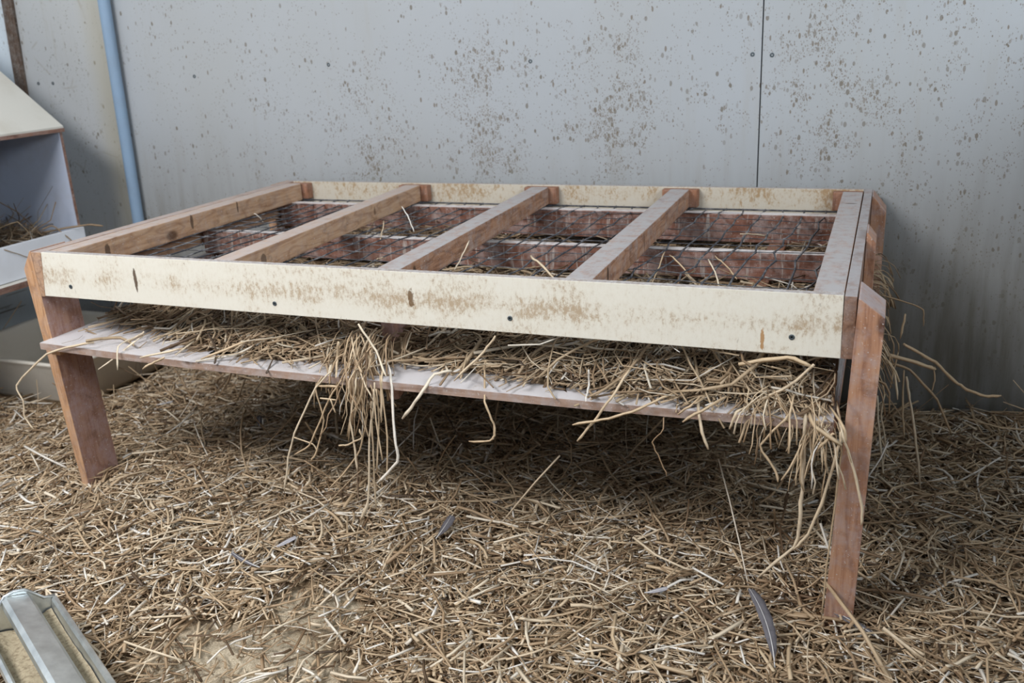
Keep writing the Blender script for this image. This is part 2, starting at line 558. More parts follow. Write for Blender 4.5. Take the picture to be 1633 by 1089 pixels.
nx, ny = 230, 150
gx = np.linspace(-1.16, 3.2, nx)
gy = np.concatenate([np.linspace(-3.2, -0.95, 10)[:-1], np.linspace(-0.95, 1.0, ny - 9)])
X, Y = np.meshgrid(gx, gy)
Z = ground(X, Y) - 0.004 + rng.normal(0, 0.0015, X.shape)
V = np.stack([X, Y, Z], 2).reshape(-1, 3)
ii = np.arange(len(gy) - 1)[:, None] * nx + np.arange(nx - 1)[None]
F = np.stack([ii, ii + 1, ii + nx + 1, ii + nx], 2).reshape(-1, 4)
m = NT('litter_bed', rough=0.9, spec=0.15)
n1 = m.noise(m.coords(), 90, 6, 0.7)
n2 = m.noise(m.coords((1, 0.25, 1), rot=(0, 0, 0.6)), 160, 3, 0.6)
n3 = m.noise(m.coords((0.25, 1, 1), rot=(0, 0, 0.4)), 170, 3, 0.6)
c = m.ramp(n1, [(0.3, (0.09, 0.055, 0.03)), (0.5, (0.24, 0.16, 0.09)), (0.7, (0.40, 0.30, 0.19))])
c = m.mix(m.math('MULTIPLY', m.step(n2, 0.55, 0.65), 0.7), c, (0.46, 0.35, 0.21))
c = m.mix(m.math('MULTIPLY', m.step(n3, 0.56, 0.66), 0.6), c, (0.42, 0.32, 0.20))
sand = m.math('MAXIMUM', m.blob((0.72, -0.40, 0), (0.30, 0.17, 1)), m.blob((0.75, -0.22, 0), (0.14, 0.09, 1)))
sn = m.noise(m.coords(), 400, 3, 0.6)
c = m.mix(m.step(sand, 0.1, 0.5), c, m.mix(m.step(sn, 0.4, 0.65), (0.66, 0.56, 0.41), (0.46, 0.37, 0.25)))
m.color(c)
m.bump(n1, 0.9, 0.008)
floor = tag(add_mesh('floor', V.tolist(), F.tolist(), mat=m.m, smooth=True), kind='structure')


def lay(n, xr, yr, lmin, lmean, wmean, zf, zspread, tilt, K, tint_lo, tint_hi, keep=None, curl=0.25, dirm=None):
    x = rng.uniform(*xr, n)
    y = rng.uniform(*yr, n)
    if keep is not None:
        k = keep(x, y)
        x, y = x[k], y[k]
        n = len(x)
    L = np.clip(lmin + rng.exponential(lmean, n), lmin, 0.24)
    a = rng.uniform(0, 2 * math.pi, n) if dirm is None else rng.normal(dirm[0], dirm[1], n)
    p = rng.normal(0, tilt, n)
    s = np.linspace(-0.5, 0.5, K)[None] * L[:, None]
    bend = rng.normal(0, curl, n)[:, None] * (s ** 2) * 4 / L[:, None]
    kink = (rng.random(n) < 0.12)[:, None] * rng.normal(0, 0.45, n)[:, None] * np.maximum(s - L[:, None] * rng.uniform(-0.3, 0.3, (n, 1)), 0)
    ox = bend + kink
    dx = np.cos(a)[:, None] * s - np.sin(a)[:, None] * ox
    dy = np.sin(a)[:, None] * s + np.cos(a)[:, None] * ox
    px = x[:, None] + dx
    py = y[:, None] + dy
    pz = zf(px, py) + (rng.random(n) ** 1.5)[:, None] * zspread + np.tan(np.clip(p, -0.9, 0.9))[:, None] * s + np.abs(np.sin(p))[:, None] * L[:, None] * 0.42
    pz += rng.normal(0, 0.0012, (n, K))
    P = np.stack([px, py, pz], 2)
    w = np.clip(rng.normal(wmean, wmean * 0.4, n), 0.0010, 0.0075)
    t = rng.uniform(tint_lo, tint_hi, n) + rng.normal(0, 0.12, n)
    pale = rng.random(n)
    t = np.where(pale < 0.07, rng.uniform(0.9, 1.0, n), t)
    t = np.where(pale > 0.93, rng.uniform(0.0, 0.25, n), t)
    return P, w, w * rng.uniform(0.35, 0.8, n), np.clip(t, 0, 1)


def in_view(x, y):
    return (y > -0.62 + 0.33 * (x - 0.33) * (x > 0.33) - 0.12) & (x > -1.13) & (y < 0.965)


def sandmask(x, y):
    d = np.minimum(((x - 0.72) / 0.24) ** 2 + ((y + 0.40) / 0.12) ** 2, ((x - 0.75) / 0.11) ** 2 + ((y + 0.22) / 0.07) ** 2)
    return d


def keep_floor(x, y):
    k = in_view(x, y)
    k &= ~((sandmask(x, y) < 1) & (rng.random(len(x)) < 0.72))
    # the trough and the tub stand on the litter
    u = (x - 0.317) * 0.8808 + (y + 0.466) * -0.4735
    v = (x - 0.317) * 0.4735 + (y + 0.466) * 0.8808
    k &= ~((u > -0.03) & (np.abs(v + 0.005) < 0.065))
    k &= ~((x > -1.0) & (x < -0.44) & (y > 0.38) & (y < 0.90))
    return k


def clamp_y(g):
    P = g[0]
    P[..., 1] = np.minimum(P[..., 1], 0.978)
    P[..., 0] = np.clip(P[..., 0], -1.155, 2.343)
    return strands(*g)


G = []
XR = (-1.08, 2.26)
G.append(clamp_y(lay(46000, XR, (-0.8, 0.98), 0.010, 0.016, 0.0028, ground, 0.010, 0.16, 2, 0.3, 0.9, keep_floor, curl=0.0)))
G.append(clamp_y(lay(46000, XR, (-0.8, 0.98), 0.022, 0.026, 0.0036, ground, 0.018, 0.15, 3, 0.35, 0.9, keep_floor, curl=0.05)))
G.append(clamp_y(lay(2600, XR, (-0.8, 0.98), 0.03, 0.03, 0.0058, ground, 0.022, 0.14, 3, 0.5, 0.95, keep_floor, curl=0.05)))
G.append(clamp_y(lay(8000, XR, (-0.8, 0.98), 0.06, 0.035, 0.0040, ground, 0.026, 0.12, 4, 0.45, 0.9, keep_floor, curl=0.10)))
G.append(clamp_y(lay(1100, XR, (0.1, 0.95), 0.05, 0.04, 0.003, ground, 0.02, 0.7, 5, 0.3, 0.75, keep_floor, curl=0.15)))
lit = build_strands('straw_litter', G, M['straw'])
tag(lit, 'loose straw litter spread over the whole coop floor', 'straw litter', kind='stuff')

# ---------------------------------------------------------------- the perch frame
T = 0.6        # top of the frame
fr = tag(empty('roosting_table', (0, 0, 0)), 'low wooden roosting table with cream boards, cross rails and netting over a straw-covered shelf', 'roosting table')
L_, D_ = 1.6025, 0.93
fb = add_mesh('front_board', *hexa([(-0.014, 0, T - 0.097), (L_ + 0.001, 0, T - 0.1), (L_, 0.016, T - 0.1), (-0.014, 0.016, T - 0.097),
                                    (0, 0, T), (L_, 0, T), (L_, 0.016, T), (0, 0.016, T)], 0.001), mat=M['board'], parent=fr)
for x, z in ((0.065, 0.528), (0.579, 0.523), (1.064, 0.527), (1.531, 0.529)):
    disc_screw(x, -0.0002, z, 0.0046, fb)
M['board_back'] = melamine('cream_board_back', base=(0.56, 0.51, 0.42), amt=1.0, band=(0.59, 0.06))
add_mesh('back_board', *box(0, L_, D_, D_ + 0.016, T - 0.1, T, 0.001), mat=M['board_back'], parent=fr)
# rails: (front x0, back x0, width)
for i, (xf, xb, w, mm) in enumerate(((0.004, 0.0, 0.046, 'rail'), (0.434, 0.392, 0.047, 'rail'), (0.800, 0.772, 0.048, 'rail_red'), (1.160, 1.146, 0.048, 'rail_red'), (1.5575, 1.5565, 0.045, 'rail_red'))):
    y0, y1 = 0.0165, 0.902
    ht = 0.046 if i else 0.05
    c = [(xf, y0, T - ht), (xf + w, y0, T - ht), (xb + w, y1, T - ht), (xb, y1, T - ht),
         (xf, y0, T - 0.0005), (xf + w, y0, T - 0.0005), (xb + w, y1, T - 0.0005), (xb, y1, T - 0.0005)]
    nm = 'side_rail' if i in (0, 4) else 'cross_rail'
    add_mesh(nm, *hexa(c, 0.003), mat=M[mm], parent=fr)
    bx0, bx1 = xb - 0.022, xb + w + 0.020
    if i == 0:
        bx0 = 0.001
    if i == 4:
        bx1 = L_ - 0.001
    add_mesh('rail_block', *box(bx0, bx1, 0.9035, 0.9298, T - 0.047, T - 0.003, 0.002), mat=M['block'], parent=fr)
# outer side boards
so = add_mesh('side_board', *box(L_ + 0.0012, L_ + 0.0190, 0.0, 0.948, T - 0.1, T - 0.001, 0.0012), mat=M['side'], parent=fr)
M['side_l'] = wood('side_wood_light', 'y', (0.42, 0.25, 0.15), (0.22, 0.12, 0.07), (0.50, 0.33, 0.2), dust=0.2, topdust=0.7)
add_mesh('side_board', *hexa([(-0.0258, 0, T - 0.099), (-0.0147, 0, T - 0.099), (-0.0147, 0.948, T - 0.099), (-0.0258, 0.948, T - 0.099),
                              (-0.0300, 0, T - 0.001), (-0.0012, 0, T - 0.001), (-0.0012, 0.948, T - 0.001), (-0.0300, 0.948, T - 0.001)], 0.0012), mat=M['side_l'], parent=fr)
# long bearers under the netting
add_mesh('bearer', *box(0.002, L_ - 0.002, 0.500, 0.528, T - 0.118, T - 0.060, 0.002), mat=M['bearer'], parent=fr)
add_mesh('bearer', *box(0.002, L_ - 0.002, 0.845, 0.875, T - 0.118, T - 0.049, 0.002), mat=M['bearer'], parent=fr)
add_mesh('bearer', *box(0.002, L_ - 0.002, 0.200, 0.222, T - 0.150, T - 0.095, 0.002), mat=M['bearer'], parent=fr)
add_mesh('inner_plank', *box(0.001, 0.016, 0.42, 0.84, T - 0.190, T - 0.119, 0.002), mat=M['bearer'], parent=fr)
# short struts between the bearers, rough sawn and red
for x, y0, y1, z0, z1 in ((0.10, 0.222, 0.845, T - 0.15, T - 0.11), (0.62, 0.33, 0.845, T - 0.15, T - 0.105), (1.02, 0.52, 0.845, T - 0.15, T - 0.118), (1.40, 0.222, 0.845, T - 0.16, T - 0.118)):
    add_mesh('strut', *box(x, x + 0.04, y0, y1, z0, z1, 0.002), mat=M['block'], parent=fr)


# legs ------------------------------------------------------------
def leg(xt0, xt1, xb0, xb1, y0, y1, ztop, zbot, chamfer, side, mat, name='leg'):
    """plank leg: outline in x-z (with the slanted top), given thickness in y"""
    if side > 0:   # outer edge on the right
        out = [(xb0, zbot), (xb1, zbot), (xt1, ztop - chamfer), (xt1 - 0.0, ztop - chamfer), (xt0, ztop)]
        out = [(xb0, zbot), (xb1, zbot), (xt1, ztop - chamfer), (xt0 + 0.002, ztop), (xt0, ztop)]
    else:
        out = [(xb0, zbot), (xb1, zbot), (xt1, ztop), (xt1 - 0.002, ztop), (xt0, ztop - chamfer)]
    import bmesh
    bm = bmesh.new()
    a = [bm.verts.new((x, y0, z)) for x, z in out]
    b = [bm.verts.new((x, y1, z)) for x, z in out]
    bm.faces.new(a)
    bm.faces.new(b[::-1])
    for i in range(5):
        j = (i + 1) % 5
        bm.faces.new((a[i], b[i], b[j], a[j]))
    bmesh.ops.recalc_face_normals(bm, faces=bm.faces)
    bmesh.ops.bevel(bm, geom=list(bm.edges), offset=0.0008, segments=1, affect='EDGES')
    bm.verts.index_update()
    v = [tuple(q.co) for q in bm.verts]
    f = [[q.index for q in fa.verts] for fa in bm.faces]
    bm.free()
    return add_mesh(name, v, f, mat=mat, parent=fr)


leg(-0.060, -0.031, -0.0215, -0.0035, 0.0, 0.095, T + 0.001, -0.01, 0.040, -1, M['leg_light'])
ll = [o for o in fr.children if o.name.startswith('leg')][0]
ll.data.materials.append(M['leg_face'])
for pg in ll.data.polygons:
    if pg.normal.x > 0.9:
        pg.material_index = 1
leg(1.6235, 1.662, 1.604, 1.650, -0.012, 0.088, T - 0.001, -0.01, 0.028, 1, M['leg'])
leg(1.6225, 1.640, 1.621, 1.640, 0.39, 0.47, T + 0.012, -0.01, 0.020, 1, M['leg'])
leg(1.6225, 1.655, 1.621, 1.653, 0.86, 0.948, T - 0.003, -0.02, 0.038, 1, M['leg'])
leg(-0.056, -0.0295, -0.052, -0.027, 0.86, 0.948, T, -0.02, 0.04, -1, M['leg_light'])
# centre support, bolted to the bearer and sticking out below the shelf
add_mesh('centre_post', *hexa([(0.736, 0.120, 0.292), (0.762, 0.120, 0.297), (0.762, 0.199, 0.325), (0.736, 0.199, 0.320),
                               (0.736, 0.120, T - 0.06), (0.762, 0.120, T - 0.06), (0.762, 0.199, T - 0.06), (0.736, 0.199, T - 0.06)], 0.002), mat=M['leg_face'], parent=fr)
# shelf -----------------------------------------------------------
SHX = (-0.024, 1.6005)
SZ = 0.402
V, F = [], []
xs = np.linspace(SHX[0], SHX[1], 9)
dz = np.interp(xs, [-0.024, 0.36, 0.7, 1.05, 1.28, 1.6], [0.004, -0.004, -0.004, -0.002, -0.001, 0.006])
for x, d in zip(xs, dz):
    for y in (-0.030, 0.925):
        V += [(x, y, SZ + d - 0.015), (x, y, SZ + d)]
for i in range(8):
    a, b = i * 4, i * 4 + 4
    F += [(a + 1, b + 1, b + 3, a + 3), (a, a + 2, b + 2, b), (a, b, b + 1, a + 1), (a + 2, a + 3, b + 3, b + 2)]
F += [(0, 1, 3, 2), (32, 34, 35, 33)]
sh = add_mesh('shelf', V, F, mat=M['shelf'], parent=fr)
V, F = [], []
for x, d in zip(xs, dz):
    V += [(x, -0.0315, SZ + d - 0.0148), (x, -0.0315, SZ + d - 0.0008), (x, -0.030, SZ + d - 0.0008), (x, -0.030, SZ + d - 0.0148)]
for i in range(8):
    a, b = i * 4, i * 4 + 4
    F += [(a, b, b + 1, a + 1), (a + 1, b + 1, b + 2, a + 2), (a, a + 3, b + 3, b)]
F += [(0, 1, 2, 3), (32, 35, 34, 33)]
add_mesh('shelf_edge', V, F, mat=M['chip'], parent=sh)
add_mesh('shelf_cleat', *box(-0.021, 0.004, -0.010, 0.9, SZ - 0.030, SZ - 0.010, 0.001), mat=M['leg_light'], parent=fr)
add_mesh('shelf_cleat', *box(1.575, 1.604, 0.0, 0.9, SZ - 0.028, SZ - 0.008, 0.001), mat=M['leg'], parent=fr)

# netting ---------------------------------------------------------
nX, nY = 34, 14
jx = rng.normal(0, 0.0035, (nX + 1, nY + 1))
jy = rng.normal(0, 0.004, (nX + 1, nY + 1))
W = np.zeros((nX + 1, nY + 1, 3))
for i in range(nX + 1):
    for j in range(nY + 1):
        u, v = i / nX, j / nY
        zig = 0.0022 * (1 if (i + j) % 2 else -1)
        x = 0.004 + 1.594 * u + (zig + jx[i, j]) * (0 < i < nX) + 0.035 * (v - 0.5) * (0 < i < nX)
        y = 0.018 + 0.888 * v + jy[i, j] * (0 < j < nY) + 0.012 * math.sin(u * 9) * (0 < j < nY)
        sag = 0.006 * abs(math.sin(math.pi * min(1, max(0, (u * 4) % 1)))) * math.sin(math.pi * v)
        sag += 0.004 * math.sin(7 * u * math.pi) * math.sin(3 * math.pi * v)
        W[i, j] = (min(max(x, 0.004), 1.598), y, T - 0.0500 - sag * 0.8)
parts = []
for i in range(nX + 1):
    parts.append(tube([W[i, j] for j in range(nY + 1)], 0.0021, 4, False))
for j in range(nY + 1):
    parts.append(tube([W[i, j] for i in range(nX + 1)], 0.0009 if 0 < j < nY else 0.0022, 4, False))
OCT = [(1, 0, 0), (-1, 0, 0), (0, 1, 0), (0, -1, 0), (0, 0, 1), (0, 0, -1)]
OF = [(0, 2, 4), (2, 1, 4), (1, 3, 4), (3, 0, 4), (2, 0, 5), (1, 2, 5), (3, 1, 5), (0, 3, 5)]
for i in range(nX + 1):
    for j in range(nY + 1):
        r = random.uniform(0.0026, 0.0042)
        parts.append(([tuple(W[i, j][k] + o[k] * r * (1.4 if k == 1 else 1) for k in range(3)) for o in OCT], OF))
add_mesh('netting', *join(parts), mat=M['wire'], parent=fr, smooth=True)


# ---------------------------------------------------------------- straw on the shelf
def pile(x, y):
    x = np.asarray(x, float)
    y = np.asarray(y, float)
    edge = 0.035 + 0.13 * np.clip((0.35 - x) / 0.4, 0, 1) - 0.012 * np.clip((x - 1.0) / 0.2, 0, 1)
    edge = edge + 0.016 * np.sin(9 * x) + 0.008 * np.sin(31 * x + 1) - 0.035 * (x > 1.38)
    d = np.clip((y - edge) / 0.20, 0, 1)
    h = 0.068 * np.sin(d * math.pi / 2) * (0.8 + 0.25 * np.sin(5 * x + 3 * y) * np.sin(4 * y + 1.5))
    h = h * np.clip((x + 0.03) / 0.18, 0.1, 1)
    return SZ + 0.001 + np.maximum(h, 0) + 0.003 * np.sin(40 * x + 13 * y) * np.sin(37 * y) * (d > 0)


def keep_pile(x, y):
    edge = 0.035 + 0.13 * np.clip((0.35 - x) / 0.4, 0, 1) - 0.012 * np.clip((x - 1.0) / 0.2, 0, 1) + 0.016 * np.sin(9 * x) + 0.008 * np.sin(31 * x + 1) - 0.035 * (x > 1.38)
    k = (y > edge) | ((rng.random(len(x)) < 0.02) & (y > -0.02))
    k &= ~((np.abs(x - 0.757) < 0.045) & (y > 0.05) & (y < 0.21))
    return k


def pile_lay(*a, **k):
    g = lay(*a, **k)
    P = g[0]
    P[..., 0] = np.clip(P[..., 0], -0.021, 1.597)
    P[..., 1] = np.clip(P[..., 1], -0.040, 0.922)
    P[..., 2] = np.minimum(P[..., 2], np.where(P[..., 1] < 0.05, 0.492, 0.535))
    return strands(*g)


G = []
# a solid core so that the heap has no see-through gaps
G.append(pile_lay(9000, (-0.02, 1.6), (-0.01, 0.92), 0.02, 0.03, 0.0035, lambda x, y: pile(x, y) - 0.014, 0.012, 0.2, 3, 0.1, 0.5, keep_pile))
G.append(pile_lay(15000, (-0.02, 1.6), (-0.01, 0.92), 0.03, 0.035, 0.0036, pile, 0.010, 0.14, 4, 0.25, 0.75, keep_pile))
G.append(pile_lay(1500, (0.0, 1.6), (0.0, 0.6), 0.08, 0.05, 0.0042, pile, 0.016, 0.10, 6, 0.4, 0.85, keep_pile, dirm=(0.35, 0.6)))
G.append(pile_lay(500, (1.1, 1.6), (-0.02, 0.3), 0.07, 0.05, 0.0034, pile, 0.03, 0.35, 6, 0.45, 0.85, keep_pile))
pl = build_strands('straw_heap', G, M['straw_pile'], loc=(0.8, 0.45, SZ))
tag(pl, 'thick bed of straw lying on the shelf under the netting', 'straw bed', kind='stuff')
# heap core surface
px_, py_ = np.linspace(0.0, 1.585, 80), np.linspace(0.02, 0.91, 40)
X, Y = np.meshgrid(px_, py_)
Z = pile(X, Y) - 0.006
Z = np.where(Z < SZ + 0.0015, SZ - 0.004, Z)
V = np.stack([X, Y, Z], 2).reshape(-1, 3)
ii = np.arange(39)[:, None] * 80 + np.arange(79)[None]
F = np.stack([ii, ii + 1, ii + 81, ii + 80], 2).reshape(-1, 4)
M['matted'] = plain('matted_straw', (0.22, 0.15, 0.085), 0.9, var=0.8, scale=80, dark=(0.07, 0.045, 0.025), bump=0.9)
tag(add_mesh('matted_straw', V.tolist(), F.tolist(), mat=M['matted'], smooth=True, loc=(0.8, 0.45, SZ)), 'matted old straw underneath the loose straw on the shelf', 'matted straw', kind='stuff')


def wisps(n, start, drop, K, wmean, lo, hi, curl=0.012):
    """straws that spill over an edge: start() gives a point and an outward direction"""
    Ps = []
    for _ in range(n):
        p, d = start()
        L = drop()
        pts = [np.array(p)]
        g = np.array(d, float)
        g /= np.linalg.norm(g)
        for k in range(K - 1):
            g = g + np.array([random.gauss(0, curl * 12), random.gauss(0, curl * 6), -0.55])
            g /= np.linalg.norm(g)
            pts.append(pts[-1] + g * L / (K - 1))
        Ps.append(pts)
    P = np.array(Ps)
    w = np.clip(rng.normal(wmean, wmean * 0.3, n), 0.001, 0.005)
    return P, w, w * 0.55, np.clip(rng.uniform(lo, hi, n) + rng.normal(0, 0.1, n), 0, 1)


# the clump that hangs over the shelf edge in the middle
G = []
G.append(strands(*wisps(48, lambda: ((random.gauss(0.765, 0.022), random.uniform(-0.03, 0.03), random.uniform(0.415, 0.45)), (random.gauss(0, 0.2), -1.0, 0.0)),
                        lambda: random.uniform(0.07, 0.17), 8, 0.0032, 0.2, 0.85, 0.034)))
P, w, t, ti = wisps(45, lambda: ((random.gauss(0.755, 0.035), random.uniform(0.02, 0.10), random.uniform(0.43, 0.47)), (random.gauss(0, 0.25), -1.0, 0.25)),
                    lambda: random.uniform(0.08, 0.15), 6, 0.003, 0.35, 0.8)
G.append(strands(P, w, t, ti))
cl = build_strands('straw_tuft', G, M['straw'], loc=(0.785, -0.03, 0.41))
tag(cl, 'tangled tuft of straw spilling over the front edge of the shelf at its middle', 'straw tuft', kind='stuff')
# the tangle beside the front right leg
G = [strands(*wisps(45, lambda: ((random.uniform(1.46, 1.60), random.uniform(-0.035, 0.02), random.uniform(0.405, 0.45)), (random.gauss(0.3, 0.8), -0.7, 0.2)),
                    lambda: random.uniform(0.04, 0.11), 6, 0.0026, 0.4, 0.85, 0.02)),
     strands(*wisps(24, lambda: ((random.uniform(1.56, 1.60), random.uniform(-0.045, -0.03), random.uniform(0.39, 0.42)), (random.gauss(0.0, 0.5), -0.4, -0.4)),
                    lambda: random.uniform(0.05, 0.12), 6, 0.0024, 0.5, 0.9, 0.02))]
cl = build_strands('straw_tuft', G, M['straw'], loc=(1.53, -0.02, 0.41))
tag(cl, 'tangled tuft of straw at the right end of the shelf, beside the front right leg', 'straw tuft', kind='stuff')
# the straw that sticks out past the right side
G = [strands(*wisps(110, lambda: ((random.uniform(1.60, 1.64), random.choice((random.uniform(0.12, 0.37), random.uniform(0.49, 0.84))), random.uniform(0.405, 0.47)), (1.0, random.gauss(0, 0.35), random.gauss(1.2, 0.5))),
                    lambda: random.uniform(0.04, 0.10), 6, 0.0032, 0.25, 0.75, 0.02))]
cl = build_strands('straw_tuft', G, M['straw_pile'], loc=(1.65, 0.5, 0.43))
tag(cl, 'shaggy tuft of straw sticking out past the right side of the roosting table', 'straw tuft', kind='stuff')

# ---------------------------------------------------------------- single stalks
STALKS = {"A":[[0.724,-0.052,0.417],[0.688,-0.056,0.382],[0.626,-0.056,0.282],[0.604,-0.056,0.226],[0.583,-0.056,0.147]],
    "B":[[0.702,-0.049,0.404],[0.683,-0.049,0.378],[0.692,-0.049,0.314],[0.668,-0.049,0.248],[0.652,-0.049,0.223]],
    "C":[[0.745,-0.053,0.402],[0.716,-0.053,0.366],[0.687,-0.053,0.315],[0.655,-0.053,0.258],[0.617,-0.053,0.234]],
    "D":[[0.618,-0.048,0.269],[0.66,-0.048,0.26],[0.668,-0.048,0.248]],
    "E":[[0.685,-0.047,0.382],[0.738,-0.047,0.387]],
    "F":[[0.698,-0.06,0.364],[0.734,-0.06,0.364]],
    "F2":[[0.722,-0.062,0.366],[0.729,-0.062,0.339]],
    "G":[[0.706,0.021,0.417],[0.736,-0.014,0.417],[0.757,-0.042,0.378],[0.738,-0.042,0.272]],
    "H":[[0.768,-0.034,0.417],[0.775,-0.056,0.394],[0.756,-0.056,0.324],[0.759,-0.056,0.263],[0.759,-0.056,0.219]],
    "I":[[0.723,-0.056,0.268],[0.744,-0.056,0.273],[0.776,-0.056,0.29],[0.774,-0.056,0.309]],
    "J":[[0.786,-0.038,0.358],[0.779,-0.038,0.32],[0.758,-0.038,0.255],[0.725,-0.038,0.211],[0.675,-0.038,0.159]],
    "K":[[0.813,-0.051,0.403],[0.805,-0.051,0.353],[0.79,-0.051,0.292],[0.774,-0.051,0.16],[0.749,-0.051,0.108]],
    "L":[[0.796,-0.042,0.361],[0.792,-0.042,0.305],[0.788,-0.042,0.235],[0.782,-0.042,0.131]],
    "M":[[0.81,-0.051,0.39],[0.808,-0.051,0.328],[0.813,-0.051,0.248]],
    "N":[[0.826,-0.052,0.417],[0.825,-0.047,0.358],[0.826,-0.047,0.295],[0.816,-0.047,0.205]],
    "O":[[0.788,0.034,0.417],[0.832,-0.024,0.417],[0.848,-0.058,0.302],[0.85,-0.058,0.253],[0.8,-0.058,0.2]],
    "P":[[0.815,-0.022,0.417],[0.825,-0.047,0.404],[0.816,-0.047,0.322]],
    "Q":[[0.766,-0.01,0.498],[0.798,-0.01,0.448],[0.837,-0.049,0.417]],
    "R":[[0.719,-0.01,0.46],[0.703,0.003,0.417],[0.73,-0.049,0.404]],
    "S":[[0.811,-0.044,0.388],[0.81,-0.044,0.326],[0.794,-0.044,0.218]],
    "U":[[0.943,0.004,0.417],[0.919,-0.018,0.417],[0.899,-0.046,0.383],[0.861,-0.046,0.335]],
    "V":[[1.039,-0.01,0.497],[1.015,-0.01,0.466],[0.967,-0.038,0.417]],
    "W":[[1.018,-0.01,0.449],[1.002,0.019,0.417],[1.027,-0.044,0.386],[1.042,-0.044,0.344],[1.041,-0.044,0.323],[1.032,-0.044,0.311],[0.99,-0.044,0.305]],
    "X":[[1.276,-0.01,0.455],[1.255,-0.046,0.417],[1.225,-0.048,0.372],[1.195,-0.048,0.333]],
    "Y":[[1.353,0.008,0.417],[1.335,-0.025,0.417],[1.292,-0.055,0.4],[1.24,-0.055,0.38],[1.189,-0.055,0.366]],
    "Z":[[1.207,-0.01,0.45],[1.203,0.001,0.417],[1.218,-0.07,0.417]],
    "AA":[[1.331,0.005,0.417],[1.341,-0.041,0.37],[1.322,-0.041,0.344],[1.336,-0.041,0.314],[1.348,-0.041,0.285]],
    "AB":[[1.446,0.035,0.417],[1.413,-0.04,0.417],[1.374,-0.051,0.39]],
    "AC":[[1.393,-0.026,0.417],[1.405,-0.045,0.374],[1.415,-0.045,0.345]],
    "AB2":[[1.399,0.04,0.417],[1.388,-0.038,0.417],[1.364,-0.041,0.399]],
    "AD":[[1.567,-0.01,0.491],[1.534,-0.01,0.454],[1.479,-0.009,0.417],[1.459,-0.051,0.417],[1.448,-0.045,0.384]],
    "AE":[[1.453,-0.01,0.481],[1.527,-0.01,0.499],[1.563,-0.01,0.488]],
    "AF":[[1.538,-0.024,0.417],[1.533,-0.053,0.414],[1.496,-0.053,0.365],[1.521,-0.053,0.327],[1.526,-0.053,0.307]],
    "AG":[[1.556,-0.007,0.417],[1.561,-0.043,0.408],[1.562,-0.043,0.316],[1.561,-0.043,0.229],[1.555,-0.043,0.189],[1.499,-0.043,0.122]],
    "AH":[[1.613,-0.051,0.401],[1.611,-0.051,0.373],[1.592,-0.051,0.278],[1.575,-0.051,0.221],[1.556,-0.051,0.19]],
    "AI":[[1.614,-0.04,0.385],[1.615,-0.04,0.351],[1.607,-0.04,0.189],[1.604,-0.04,0.062]],
    "AJ":[[1.602,0.032,0.417],[1.614,-0.041,0.397],[1.635,-0.041,0.337],[1.651,-0.041,0.276],[1.653,-0.041,0.244]],
    "AK":[[1.591,0.013,0.417],[1.616,-0.06,0.415],[1.622,-0.06,0.389]],
    "AL":[[1.554,0.019,0.417],[1.576,-0.059,0.41],[1.616,-0.059,0.383]],
    "AM":[[1.604,-0.057,0.402],[1.6,-0.057,0.396],[1.582,-0.057,0.372]],
    "LA":[[0.127,-0.026,0.417],[0.111,-0.038,0.417],[-0.002,-0.039,0.384],[-0.115,-0.039,0.302],[-0.104,-0.039,0.265],[-0.111,-0.039,0.224],[-0.092,-0.039,0.197]],
    "LB":[[0.253,-0.01,0.444],[0.19,0.032,0.417],[0.199,-0.033,0.417],[0.205,-0.052,0.372]],
    "LC":[[0.199,0.043,0.417],[0.213,-0.001,0.417],[0.147,-0.047,0.365]],
    "LD":[[0.343,-0.018,0.417],[0.274,-0.055,0.405]],
    "LE":[[0.349,-0.067,0.417],[0.308,-0.05,0.398],[0.27,-0.05,0.38]],
    "LF":[[0.514,-0.01,0.448],[0.431,-0.058,0.417]],
    "RA":[[1.703,0.438,0.386],[1.727,0.438,0.373],[1.763,0.438,0.353],[1.8,0.438,0.318],[1.823,0.438,0.303],[1.854,0.438,0.292],[1.882,0.438,0.296]],
    "RB":[[1.67,0.496,0.343],[1.732,0.496,0.329],[1.769,0.496,0.317]],
    "RB2":[[1.766,0.496,0.323],[1.769,0.496,0.295],[1.765,0.496,0.269]],
    "RC":[[1.675,0.576,0.296],[1.725,0.576,0.284],[1.782,0.576,0.223],[1.816,0.576,0.15]],
    "RD":[[1.717,0.52,0.289],[1.728,0.52,0.24],[1.744,0.52,0.165],[1.766,0.52,0.036]],
    "RE":[[1.714,0.582,0.281],[1.718,0.582,0.194],[1.727,0.582,0.125]],
    "RF":[[1.666,0.564,0.224],[1.674,0.564,0.153],[1.697,0.564,0.01]],
    "RG":[[1.681,0.598,0.216],[1.677,0.598,0.168],[1.69,0.598,0.11],[1.69,0.598,0.032]],
    "RH":[[1.698,0.518,0.343],[1.688,0.518,0.259]],
    "RI":[[1.691,0.391,0.348],[1.701,0.391,0.288]],
    "RJ":[[1.706,0.565,0.409],[1.701,0.565,0.355]],
    "RK":[[1.653,0.591,0.44],[1.71,0.591,0.425],[1.74,0.591,0.411],[1.744,0.591,0.376]]}
